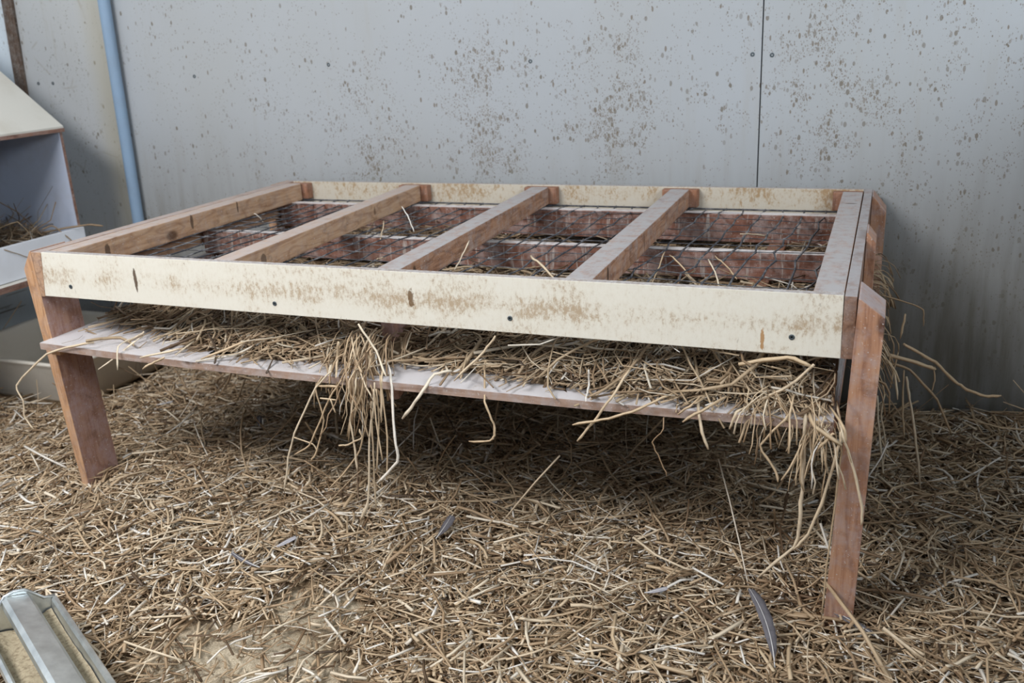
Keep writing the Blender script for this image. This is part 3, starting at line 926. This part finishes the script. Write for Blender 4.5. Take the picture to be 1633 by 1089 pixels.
NETS = [[[0.425, 0.97, 0.57], [0.625, 0.544, 0.545]], [[0.753, 0.427, 0.57], [0.821, 0.224, 0.545]], [[0.996, 0.287, 0.57], [1.07, 0.223, 0.545]], [[0.505, 0.57, 0.57], [0.537, 0.487, 0.545]], [[0.494, 0.649, 0.57], [0.591, 0.567, 0.545]], [[1.25, 0.37, 0.57], [1.255, 0.236, 0.545]], [[1.265, 0.345, 0.57], [1.32, 0.286, 0.545]], [[1.345, 0.323, 0.57], [1.383, 0.23, 0.545]], [[1.353, 0.35, 0.57], [1.402, 0.302, 0.545]], [[1.399, 0.283, 0.57], [1.392, 0.219, 0.545]], [[0.102, 0.514, 0.57], [0.147, 0.5, 0.545]], [[0.086, 0.614, 0.57], [0.095, 0.638, 0.545]], [[1.001, 0.602, 0.57], [1.031, 0.553, 0.545]], [[1.37, 0.555, 0.57], [1.431, 0.709, 0.545]], [[0.827, 0.458, 0.57], [0.915, 0.561, 0.545]], [[0.69, 0.205, 0.57], [0.626, 0.37, 0.545]], [[1.058, 0.298, 0.57], [1.088, 0.226, 0.545]]]
INFO = {
    'A': ('long straw stalk on the far left of the middle tuft, hanging almost straight down', 0.0016, 0.85),
    'K': ('long hanging stalk of the middle tuft that ends in a wide pale leaf tip', 0.0017, 0.82),
    'L': ('longest straight stalk of the middle tuft, ending just right of the leaf tip', 0.0017, 0.75),
    'J': ('straw stalk of the middle tuft slanting down to the lower left', 0.0014, 0.68),
    'O': ('thick pale stalk on the right of the middle tuft with a bent foot', 0.0024, 0.97),
    'R': ('short broad yellow straw leaf at the upper left of the middle tuft', 0.0028, 0.75),
    'U': ('thick pale straw just right of the middle tuft, pointing down left', 0.0026, 0.92),
    'V': ('straight tan straw leaning over the shelf edge right of the middle tuft', 0.0018, 0.78),
    'W': ('lone knotted stalk hanging from the shelf edge with a hooked end', 0.0018, 0.7),
    'X': ('straw with a kink crossing over another below the shelf edge, pointing down left', 0.0020, 0.75),
    'Y': ('long flat-lying straw crossing below the shelf edge toward the left', 0.0020, 0.72),
    'Z': ('tiny white straw tip standing on the shelf edge', 0.0016, 1.0),
    'AA': ('thin curly brown stem dangling from the shelf edge', 0.0010, 0.35),
    'AC': ('blunt straw pointing steeply down from the right half of the shelf edge', 0.0022, 0.8),
    'AD': ('long curved straw with a frayed tip lying over the right end of the shelf', 0.0022, 0.8),
    'AE': ('thick golden bent straw arched just under the front board near its right end', 0.0030, 0.72),
    'AF': ('straw bent into a sharp angle, hanging left of the front right leg', 0.0018, 0.7),
    'AG': ('longest hanging straw, dropping left of the front right leg and bending to the left', 0.0026, 0.82),
    'AH': ('long straw meeting the bend of the longest one, left of the front right leg', 0.0021, 0.78),
    'AI': ('very long thin straw standing along the left edge of the front right leg', 0.0013, 0.62),
    'AJ': ('long straw crossing the face of the front right leg', 0.0020, 0.8),
    'AL': ('knobbly straw curving toward the front right leg under the shelf corner', 0.0030, 0.72),
    'LA': ('long zigzag straw hanging off the left corner of the shelf', 0.0021, 0.8),
    'LC': ('pale straw hooked over the shelf edge near the front left leg', 0.0018, 0.9),
    'RA': ('longest straw behind the right leg, curving far out to the right', 0.0026, 0.6),
    'RB': ('stiff straight straw behind the right leg sticking out to the right', 0.0034, 0.72),
    'RC': ('kinked straw behind the right leg sloping down to the litter', 0.0024, 0.5),
    'RD': ('pale straight straw hanging furthest right behind the right leg', 0.0024, 0.82),
    'RK': ('thin straw bent at a right angle above the tuft behind the right leg', 0.0014, 0.45),
}


def catmull(pts, n=4):
    P = [np.array(p, float) for p in pts]
    P = [2 * P[0] - P[1]] + P + [2 * P[-1] - P[-2]]
    out = []
    for i in range(1, len(P) - 2):
        for k in range(n):
            s = k / n
            # a tight spline: nearly straight pieces with soft bends
            a = P[i] + (P[i + 1] - P[i]) * s
            b = 0.5 * ((2 * P[i]) + (-P[i - 1] + P[i + 1]) * s + (2 * P[i - 1] - 5 * P[i] + 4 * P[i + 1] - P[i + 2]) * s * s + (-P[i - 1] + 3 * P[i] - 3 * P[i + 1] + P[i + 2]) * s ** 3)
            out.append(a * 0.55 + b * 0.45)
    out.append(P[-2])
    return np.array(out)


def stalk(pts, r, tint, leaf=False, name='straw_stalk'):
    P = catmull(pts)
    P = P + rng.normal(0, 0.0005, P.shape)
    K = len(P)
    w = np.full(K, r * 2) * rng.uniform(0.85, 1.12, K)
    w[-1] *= 0.5
    w[0] *= 0.8
    if leaf:
        w[-5:-1] = [0.004, 0.007, 0.0085, 0.006]
    v, q, t = strands(P[None], w[None], (w * 0.6)[None], np.array([tint]), roll=np.array([[0.2, -1.0, 0.15]]))
    # flat side toward the front: roll is the thin direction
    return build_strands(name, [(v, q, t)], M['straw'], loc=tuple(P[0]))


LAB2 = {
    'B': ('wavy thin straw just right of the far left stalk of the middle tuft', 0.0015),
    'C': ('straw arching down to the left between the far left stalk and the middle tuft', 0.0015),
    'E': ('short level straw crossing the upper left of the middle tuft', 0.0022),
    'G': ('nearly vertical straw on the left flank of the middle tuft, reaching halfway down', 0.0016),
    'H': ('slightly wavy straw on the left flank of the middle tuft, longer than its neighbour', 0.0017),
    'I': ('small level straw with an upturned end low on the left of the middle tuft', 0.0017),
    'N': ('smooth hanging straw left beside the thick pale bent stalk of the middle tuft', 0.0015),
    'P': ('short upright straw over the shelf edge at the right of the middle tuft', 0.0019),
    'Q': ('long straw leaning from the front board down into the top of the middle tuft', 0.0020),
    'AB': ('straw lying over the shelf edge, longer of two side by side, right half', 0.0022),
    'AB2': ('straw lying over the shelf edge, shorter of two side by side, right half', 0.0018),
    'AM': ('short stubby straw pointing down left from the shelf corner at the right leg', 0.0022),
    'AK': ('short straw touching the inner edge of the front right leg at shelf height', 0.0018),
    'LB': ('straw bent straight down over the shelf edge beside the front left leg', 0.0018),
    'LD': ('pale flat straw on the shelf edge right of the front left leg', 0.0021),
    'LE': ('short tan straw poking out under the flat pale one on the left shelf edge', 0.0021),
    'LF': ('pale straw pointing left on the bare shelf strip midway to the middle tuft', 0.0021),
    'RB2': ('short straw hooked down at the tip of the stiff straight one behind the right leg', 0.0013),
    'RE': ('brown straw hanging straight down behind the right leg, middle of the group', 0.0017),
    'RF': ('long hanging straw nearest to the right edge of the front right leg', 0.0019),
    'RG': ('wavy pale straw hanging close beside the right edge of the front right leg', 0.0015),
    'RH': ('short slanting straw at the top of the tuft behind the right leg', 0.0015),
    'RI': ('short broken straw under the tuft behind the right leg', 0.0018),
    'RJ': ('short pale straw standing up from the tuft behind the right leg', 0.0020),
}
DROP = ('D', 'F', 'F2', 'M', 'S')
extra = []
for k, pts in STALKS.items():
    if k in DROP:
        P = catmull(pts)
        w = np.full(len(P), 0.0032)
        extra.append(strands(P[None], w[None], (w * 0.6)[None], np.array([0.75]), roll=np.array([[0.2, -1.0, 0.15]])))
        continue
    if k in INFO:
        lab, r, ti = INFO[k]
    else:
        lab, r = LAB2[k]
        ti = 0.62 + 0.3 * random.random()
    tag(stalk(pts, r * 1.12, ti, leaf=(k == 'K')), lab, 'straw')
tag(build_strands('straw_scraps', extra, M['straw'], loc=(0.7, -0.05, 0.35)), 'small broken straw scraps caught in the hanging middle tuft', 'straw scraps', kind='stuff')

NINFO = {0: ('thin white straw standing upright through the netting beside the second rail', 1.0),
         1: ('pale straw leaning against the right face of the middle rail', 0.9),
         2: ('thick golden straw lying on the netting right of the middle rail', 0.8),
         3: ('short split straw upright in the netting left of the white one', 0.8),
         5: ('straw standing in the netting against the right face of the third cross rail', 0.6),
         6: ('straw sloping right through the netting, just right of the third cross rail', 0.7),
         7: ('short steep straw in the middle of the right hand netting bay', 0.9),
         8: ('straw sloping right in the middle of the right hand netting bay', 0.6),
         11: ('small pale straw stub in the leftmost netting bay', 0.95),
         13: ('long straw lying level at the back of the right hand netting bay', 0.8),
         15: ('short yellow straw on the netting left of the middle rail front', 0.75)}
for i, (a, b) in enumerate(NETS):
    if i not in NINFO:
        continue
    a, b = np.array(a), np.array(b)
    if i == 0:
        a, b = np.array([0.565, 0.56, 0.605]), np.array([0.60, 0.545, 0.548])
    elif i == 1:
        a, b = np.array([0.858, 0.30, 0.59]), np.array([0.860, 0.215, 0.548])
    else:
        d = b - a
        if np.linalg.norm(d) > 0.13:
            b = a + d / np.linalg.norm(d) * 0.13
        a[2] = 0.566
        b[2] = 0.536
    mid = (a + b) / 2 + np.array([0.002, 0.0, 0.002])
    lab, ti = NINFO[i]
    s = stalk([a, mid, b], 0.0026 if i == 2 else 0.0015, ti)
    tag(s, lab, 'straw')


# ---------------------------------------------------------------- feathers
M['feather'] = plain('grey_feather', (0.14, 0.13, 0.14), 0.7, var=0.7, scale=60, dark=(0.07, 0.06, 0.065))
M['down'] = plain('pale_down', (0.42, 0.40, 0.42), 0.8, var=0.6, scale=60, dark=(0.2, 0.19, 0.2))
M['quill'] = plain('feather_quill', (0.62, 0.60, 0.58), 0.5)


def feather(loc, L, wid, az, elev, curve, mat, label, group=None):
    e = tag(empty('feather', loc), label, 'feather', group)
    dx, dy = math.cos(az), math.sin(az)
    nx_, ny_ = -dy, dx
    n = 22
    sp = []
    for i in range(n + 1):
        s = i / n
        sp.append(Vector((loc[0] + dx * L * s * math.cos(elev) + nx_ * curve * s * s, loc[1] + dy * L * s * math.cos(elev) + ny_ * curve * s * s,
                          loc[2] + 0.002 + L * s * math.sin(elev) - 0.1 * L * s * s * (elev > 0.2))))
    V, F = [], []
    th = 0.0004
    for i, p in enumerate(sp):
        s = i / n
        w = wid * (max(0, (s - 0.12) / 0.88) ** 0.45) * (max(0, 1 - s) ** 0.4) * (0.9 + 0.2 * ((i * 7) % 5) / 5) + 0.0003
        back = Vector((dx, dy, 0)) * (w * 0.9)
        nn = Vector((nx_, ny_, 0))
        row = []
        for q in (-1, -0.5, 0, 0.5, 1):
            row.append(p + nn * (w * q) + back * abs(q) + Vector((0, 0, 0.18 * w * (abs(q)) - 0.0)))
        V += [tuple(v + Vector((0, 0, th))) for v in row] + [tuple(v - Vector((0, 0, th))) for v in row]
    for i in range(n):
        a, b = i * 10, i * 10 + 10
        for q in range(4):
            F.append((a + q, a + q + 1, b + q + 1, b + q))
            F.append((a + 5 + q + 1, a + 5 + q, b + 5 + q, b + 5 + q + 1))
        F.append((a, b, b + 5, a + 5))
        F.append((a + 4, a + 9, b + 9, b + 4))
    add_mesh('vane', V, F, mat=mat, parent=e, smooth=True)
    add_mesh('quill', *tube([p + Vector((0, 0, 0.0008)) for p in sp], [0.0012 * (1 - 0.7 * i / n) for i in range(n + 1)], 5), mat=M['quill'], parent=e, smooth=True)
    return e


def gz(x, y, d=0.02):
    return float(ground(x, y)) + d


feather((1.545, -0.17, gz(1.545, -0.17, 0.012)), 0.150, 0.019, 1.75, 0.45, 0.034, M['feather'], 'large dark grey feather standing in the straw at the foot of the front right leg')
feather((0.868, 0.03, gz(0.868, 0.03)), 0.070, 0.019, 1.35, 0.35, 0.01, M['feather'], 'grey-brown feather with a white quill on the straw in front of the middle')
feather((0.60, -0.18, gz(0.6, -0.18, 0.026)), 0.085, 0.009, 3.0, 0.05, -0.012, M['feather'], 'narrow black feather lying flat on the straw at the left foreground')
feather((0.575, -0.105, gz(0.575, -0.105)), 0.05, 0.014, 0.8, 0.25, 0.01, M['down'], 'pale curled down feather above the narrow black feather')
feather((1.31, -0.045, gz(1.31, -0.045)), 0.04, 0.011, 0.4, 0.2, 0.0, M['down'], 'small pale down feather on the straw left of the front right leg')
feather((1.70, -0.05, gz(1.70, -0.05, 0.014)), 0.11, 0.015, 2.6, 0.1, 0.0, M['feather'], 'dark feather lying flat against the base of the front right leg')
feather((-0.20, 0.44, gz(-0.20, 0.44)), 0.05, 0.012, 0.3, 0.3, 0.0, M['down'], 'small pale feather in the shaded straw beyond the front left leg')
feather((0.20, 0.37, gz(0.20, 0.37)), 0.06, 0.012, 2.2, 0.3, 0.0, M['feather'], 'dark feather half buried in the shaded straw under the left of the shelf')

# ---------------------------------------------------------------- nest box on the left
M['nest_white'] = plain('nest_white_board', (0.78, 0.81, 0.86), 0.4, var=0.2, scale=6, dark=(0.46, 0.44, 0.42))
M['nest_in'] = plain('nest_inner_board', (0.50, 0.55, 0.66), 0.4, var=0.35, scale=7, dark=(0.36, 0.34, 0.34))
M['nest_roof'] = plain('nest_roof_board', (0.60, 0.58, 0.52), 0.5, var=0.3, scale=7, dark=(0.40, 0.35, 0.27))
M['ply'] = wood('ply_edge', 'y', (0.26, 0.14, 0.10), (0.13, 0.07, 0.05), (0.36, 0.24, 0.18), dust=0.2)
NY1, NY0, NX, NB = 0.718, -0.35, -0.65, -1.10
nb = tag(empty('nest_box', (NX, 0.3, 0.36)), 'white wall-hung nest box with a sloping roof and a straw-filled opening, at the left', 'nest box')
zr = 0.778
th = 0.012
slope = 0.80
nv = 1 / math.sqrt(1 + slope * slope)
zb = zr + (NX - NB) * slope
rf = add_mesh('roof', *hexa([(NX + 0.006, NY0, zr - 0.004), (NX + 0.006, NY1 + 0.004, zr - 0.004), (NB, NY1 + 0.004, zb - 0.004), (NB, NY0, zb - 0.004),
                             (NX + 0.006, NY0, zr + th), (NX + 0.006, NY1 + 0.004, zr + th), (NB, NY1 + 0.004, zb + th), (NB, NY0, zb + th)], 0.001), mat=M['nest_roof'], parent=nb)
add_mesh('roof_edge', *box(NX + 0.0065, NX + 0.0085, NY0, NY1 + 0.004, zr - 0.004, zr + th * 0.55, 0.0004), mat=M['ply'], parent=rf)
for yy in (NY1 - 0.012, 0.33, -0.05):
    ep = add_mesh('divider_panel', *hexa([(NX - 0.001, yy, 0.375), (NX - 0.001, yy + 0.011, 0.375), (NB, yy + 0.011, 0.375), (NB, yy, 0.375),
                                          (NX - 0.001, yy, zr - 0.006), (NX - 0.001, yy + 0.011, zr - 0.006), (NB, yy + 0.011, zb - 0.012), (NB, yy, zb - 0.012)], 0.0006),
                  mat=M['nest_in'] , parent=nb)
    add_mesh('panel_edge', *box(NX - 0.0008, NX + 0.0012, yy + 0.0025, yy + 0.011, 0.375, zr - 0.006, 0.0003), mat=M['ply'], parent=ep)
add_mesh('nest_floor', *box(NB, NX, NY0, NY1 - 0.001, 0.356, 0.372, 0.001), mat=M['nest_in'], parent=nb)
add_mesh('front_lip', *box(NX + 0.0015, NX + 0.014, NY0, NY1 - 0.001, 0.388, 0.487, 0.001), mat=M['nest_white'], parent=nb)
led = add_mesh('landing_ledge', *box(NX - 0.01, NX + 0.040, NY0, NY1 - 0.004, 0.368, 0.386, 0.001), mat=M['nest_roof'], parent=nb)
add_mesh('ledge_edge', *box(NX + 0.0402, NX + 0.042, NY0, NY1 - 0.004, 0.3685, 0.3855, 0.0004), mat=M['ply'], parent=led)
add_mesh('back_panel', *box(NB - 0.012, NB - 0.001, NY0, NY1, 0.356, zb - 0.01, 0.001), mat=M['nest_in'], parent=nb)
add_mesh('wall_bracket', *box(-1.159, NB - 0.013, 0.0, 0.6, 0.40, 0.46, 0.001), mat=M['ply'], parent=nb)
add_mesh('wall_bracket', *box(-1.159, NB - 0.013, 0.0, 0.6, 0.80, 0.86, 0.001), mat=M['ply'], parent=nb)


def nest_h(x, y):
    return 0.40 + 0.06 * np.sin((np.asarray(x) + 1.1) / 0.45 * math.pi) ** 0.5 * (0.9 + 0.2 * np.sin(14 * np.asarray(y)))


def nlay(*a, **k):
    g = lay(*a, **k)
    g[0][..., 0] = np.clip(g[0][..., 0], NB + 0.004, NX - 0.004)
    g[0][..., 1] = np.clip(g[0][..., 1], 0.345, NY1 - 0.014)
    return strands(*g)


G = [nlay(1800, (NB + 0.01, NX - 0.01), (0.34, 0.70), 0.04, 0.04, 0.0026, lambda x, y: nest_h(np.clip(x, NB + 0.01, NX - 0.01), y) + 0.004, 0.012, 0.3, 4, 0.25, 0.7),
     nlay(1500, (NB + 0.01, NX - 0.01), (0.34, 0.70), 0.03, 0.03, 0.003, lambda x, y: nest_h(np.clip(x, NB + 0.01, NX - 0.01), y) - 0.012, 0.012, 0.2, 3, 0.1, 0.5)]
ns = build_strands('nest_straw', G, M['straw_old'], loc=(-0.87, 0.52, 0.42))
tag(ns, 'dusty grey straw filling the nest box', 'nest straw', kind='stuff')
for lab, pts, r, ti in (
        ('grey straw sticking out past the far end of the nest box lip', [(-0.70, 0.62, 0.487), (-0.645, 0.66, 0.494), (-0.60, 0.70, 0.497), (-0.555, 0.715, 0.492)], 0.0030, 0.5),
        ('bent straw hanging down over the far end of the white nest box lip', [(-0.68, 0.60, 0.50), (-0.66, 0.625, 0.508), (-0.632, 0.645, 0.47), (-0.625, 0.655, 0.45)], 0.0022, 0.5),
        ('straw slanting down across the near part of the white nest box lip', [(-0.67, 0.40, 0.50), (-0.632, 0.43, 0.478), (-0.63, 0.50, 0.44), (-0.628, 0.57, 0.41)], 0.0018, 0.6),
        ('curved straw rising out of the nest box opening', [(-0.72, 0.46, 0.48), (-0.74, 0.50, 0.52), (-0.70, 0.54, 0.535), (-0.68, 0.57, 0.48)], 0.0019, 0.6)):
    o = stalk(pts, r, ti)
    o.data.materials[0] = M['straw_old']
    tag(o, lab, 'straw')

# ---------------------------------------------------------------- cream plastic tub under the nest box
M['tub'] = plain('cream_plastic', (0.74, 0.69, 0.60), 0.45, var=0.3, scale=5, dark=(0.42, 0.37, 0.29))


def rrect(cx, cy, hx, hy, r, n=7):
    o = []
    for qx, qy, a0 in ((1, 1, 0), (-1, 1, 90), (-1, -1, 180), (1, -1, 270)):
        for k in range(n + 1):
            a = math.radians(a0 + 90 * k / n)
            o.append((cx + qx * (hx - r) + r * math.cos(a), cy + qy * (hy - r) + r * math.sin(a)))
    return o


rings = []
tcx, tcy = -0.715, 0.635
for hx, hy, r, z in ((0.215, 0.185, 0.05, 0.012), (0.23, 0.20, 0.06, 0.03), (0.250, 0.222, 0.075, 0.13), (0.262, 0.234, 0.08, 0.147), (0.266, 0.238, 0.085, 0.153), (0.262, 0.234, 0.08, 0.157),
                     (0.250, 0.222, 0.07, 0.155), (0.244, 0.216, 0.07, 0.147), (0.222, 0.192, 0.055, 0.034), (0.205, 0.175, 0.045, 0.024)):
    rings.append([(x, y, z) for x, y in rrect(tcx, tcy, hx, hy, r)])
n = len(rings[0])
V = [p for r in rings for p in r]
F = [(i * n + k, i * n + (k + 1) % n, (i + 1) * n + (k + 1) % n, (i + 1) * n + k) for i in range(len(rings) - 1) for k in range(n)]
F += [tuple(range(n))[::-1], tuple((len(rings) - 1) * n + k for k in range(n))]
tub = add_mesh('plastic_tub', V, F, mat=M['tub'], smooth=True, loc=(tcx, tcy, 0.0))
tag(tub, 'shallow cream plastic tub with rounded corners on the floor under the nest box', 'tub')

# ---------------------------------------------------------------- galvanised feed trough
M['galv'] = NT('galvanised_steel', rough=0.32, spec=0.5, metal=0.85)
gn = M['galv'].noise(M['galv'].coords(), 30, 5, 0.6)
M['galv'].color(M['galv'].ramp(gn, [(0.3, (0.55, 0.58, 0.58)), (0.7, (0.82, 0.85, 0.84))]))
M['galv'].put(M['galv'].b.inputs['Roughness'], M['galv'].math('ADD', M['galv'].math('MULTIPLY', gn, 0.3), 0.2))
M['galv'] = M['galv'].m
M['feed'] = plain('feed_meal', (0.44, 0.37, 0.25), 0.95, var=0.8, scale=160, dark=(0.20, 0.15, 0.09), bump=1.0)
E1 = Vector((0.8808, -0.4735, 0))
N1 = Vector((0.4735, 0.8808, 0))
ORI = Vector((0.317, -0.470, 0))
LT = 0.62
tr = tag(empty('feed_trough', (0.45, -0.54, 0.03)), 'galvanised metal feed trough with a raised divider bar at the bottom left corner', 'feed trough')


def tp(s, w, z):
    return tuple(ORI + E1 * s + N1 * w + Vector((0, 0, z)))


def sheet(pro, s0, s1, th=0.0012, name='wall', mat=None, parent=None):
    """bent sheet metal along the trough: pro = list of (w,z)"""
    n = len(pro)
    V, F = [], []
    nor = []
    for i in range(n):
        a = Vector(pro[max(i - 1, 0)])
        b = Vector(pro[min(i + 1, n - 1)])
        d = (b - a).normalized()
        nor.append(Vector((-d.y, d.x)))
    for s in (s0, s1):
        for (w, z), q in zip(pro, nor):
            V.append(tp(s, w, z))
        for (w, z), q in zip(pro, nor):
            V.append(tp(s, w + q.x * th, z + q.y * th))
    for i in range(n - 1):
        F += [(i, i + 1, 2 * n + i + 1, 2 * n + i), (n + i + 1, n + i, 3 * n + i, 3 * n + i + 1)]
    F += [(0, 2 * n, 3 * n, n), (n - 1, 2 * n - 1, 4 * n - 1, 3 * n - 1)]
    for o in (0, 2 * n):
        F += [(o + i, o + n + i, o + n + i + 1, o + i + 1) for i in range(n - 1)]
    return add_mesh(name, V, F, mat=mat, parent=parent)


hw = 0.056
prof = [(-hw - 0.006, 0.094), (-hw - 0.004, 0.099), (-hw, 0.100), (-hw + 0.003, 0.096), (-hw + 0.006, 0.07), (-hw + 0.016, 0.042), (-0.02, 0.034), (0.02, 0.034), (hw - 0.016, 0.042), (hw - 0.006, 0.07),
        (hw - 0.003, 0.096), (hw, 0.100), (hw + 0.004, 0.099), (hw + 0.006, 0.094)]
sheet(prof, 0.012, LT, name='trough_body', mat=M['galv'], parent=tr)
# end plates with the pointed ear that carries the bar
for s in (0.010, LT):
    o = [(-hw, 0.036), (hw, 0.036), (hw + 0.003, 0.101), (hw * 0.75, 0.104), (0.024, 0.124), (0.016, 0.132), (0.0, 0.136), (-0.016, 0.132), (-0.024, 0.122), (-hw * 0.75, 0.102), (-hw - 0.003, 0.101)]
    V = [tp(s - 0.0015, w, z) for w, z in o] + [tp(s + 0.0005, w, z) for w, z in o]
    k = len(o)
    F = [tuple(range(k)), tuple(range(k, 2 * k))[::-1]] + [(i, i + k, (i + 1) % k + k, (i + 1) % k) for i in range(k)]
    ep = add_mesh('end_plate', V, F, mat=M['galv'], parent=tr)
    add_mesh('rolled_rim', *tube([tp(s, w, z) for w, z in o[2:]], 0.0028, 7), mat=M['galv'], parent=ep, smooth=True)
sheet([(-0.021, 0.110), (-0.020, 0.126), (-0.014, 0.131), (0.018, 0.122), (0.023, 0.114)], 0.012, LT, name='divider_bar', mat=M['galv'], parent=tr)
# feed in the trough
V, F = [], []
a_, b_ = 46, 12
for i in range(a_ + 1):
    for j in range(b_ + 1):
        s = 0.014 + (LT - 0.028) * i / a_
        w = -hw + 0.0075 + (2 * hw - 0.015) * j / b_
        z = 0.066 + 0.008 * math.sin(s * 17 + w * 20) * math.sin(w * 45 + s * 9) + 0.012 * (abs(w) / hw) ** 2 + random.gauss(0, 0.0012)
        V.append(tp(s, w, z))
for i in range(a_):
    for j in range(b_):
        q = i * (b_ + 1) + j
        F.append((q, q + 1, q + b_ + 2, q + b_ + 1))
fd = add_mesh('feed_meal', V, F, mat=M['feed'], smooth=True, loc=(0.45, -0.54, 0.06))
tag(fd, 'crumbly beige feed meal lying in the metal trough', 'feed', kind='stuff')
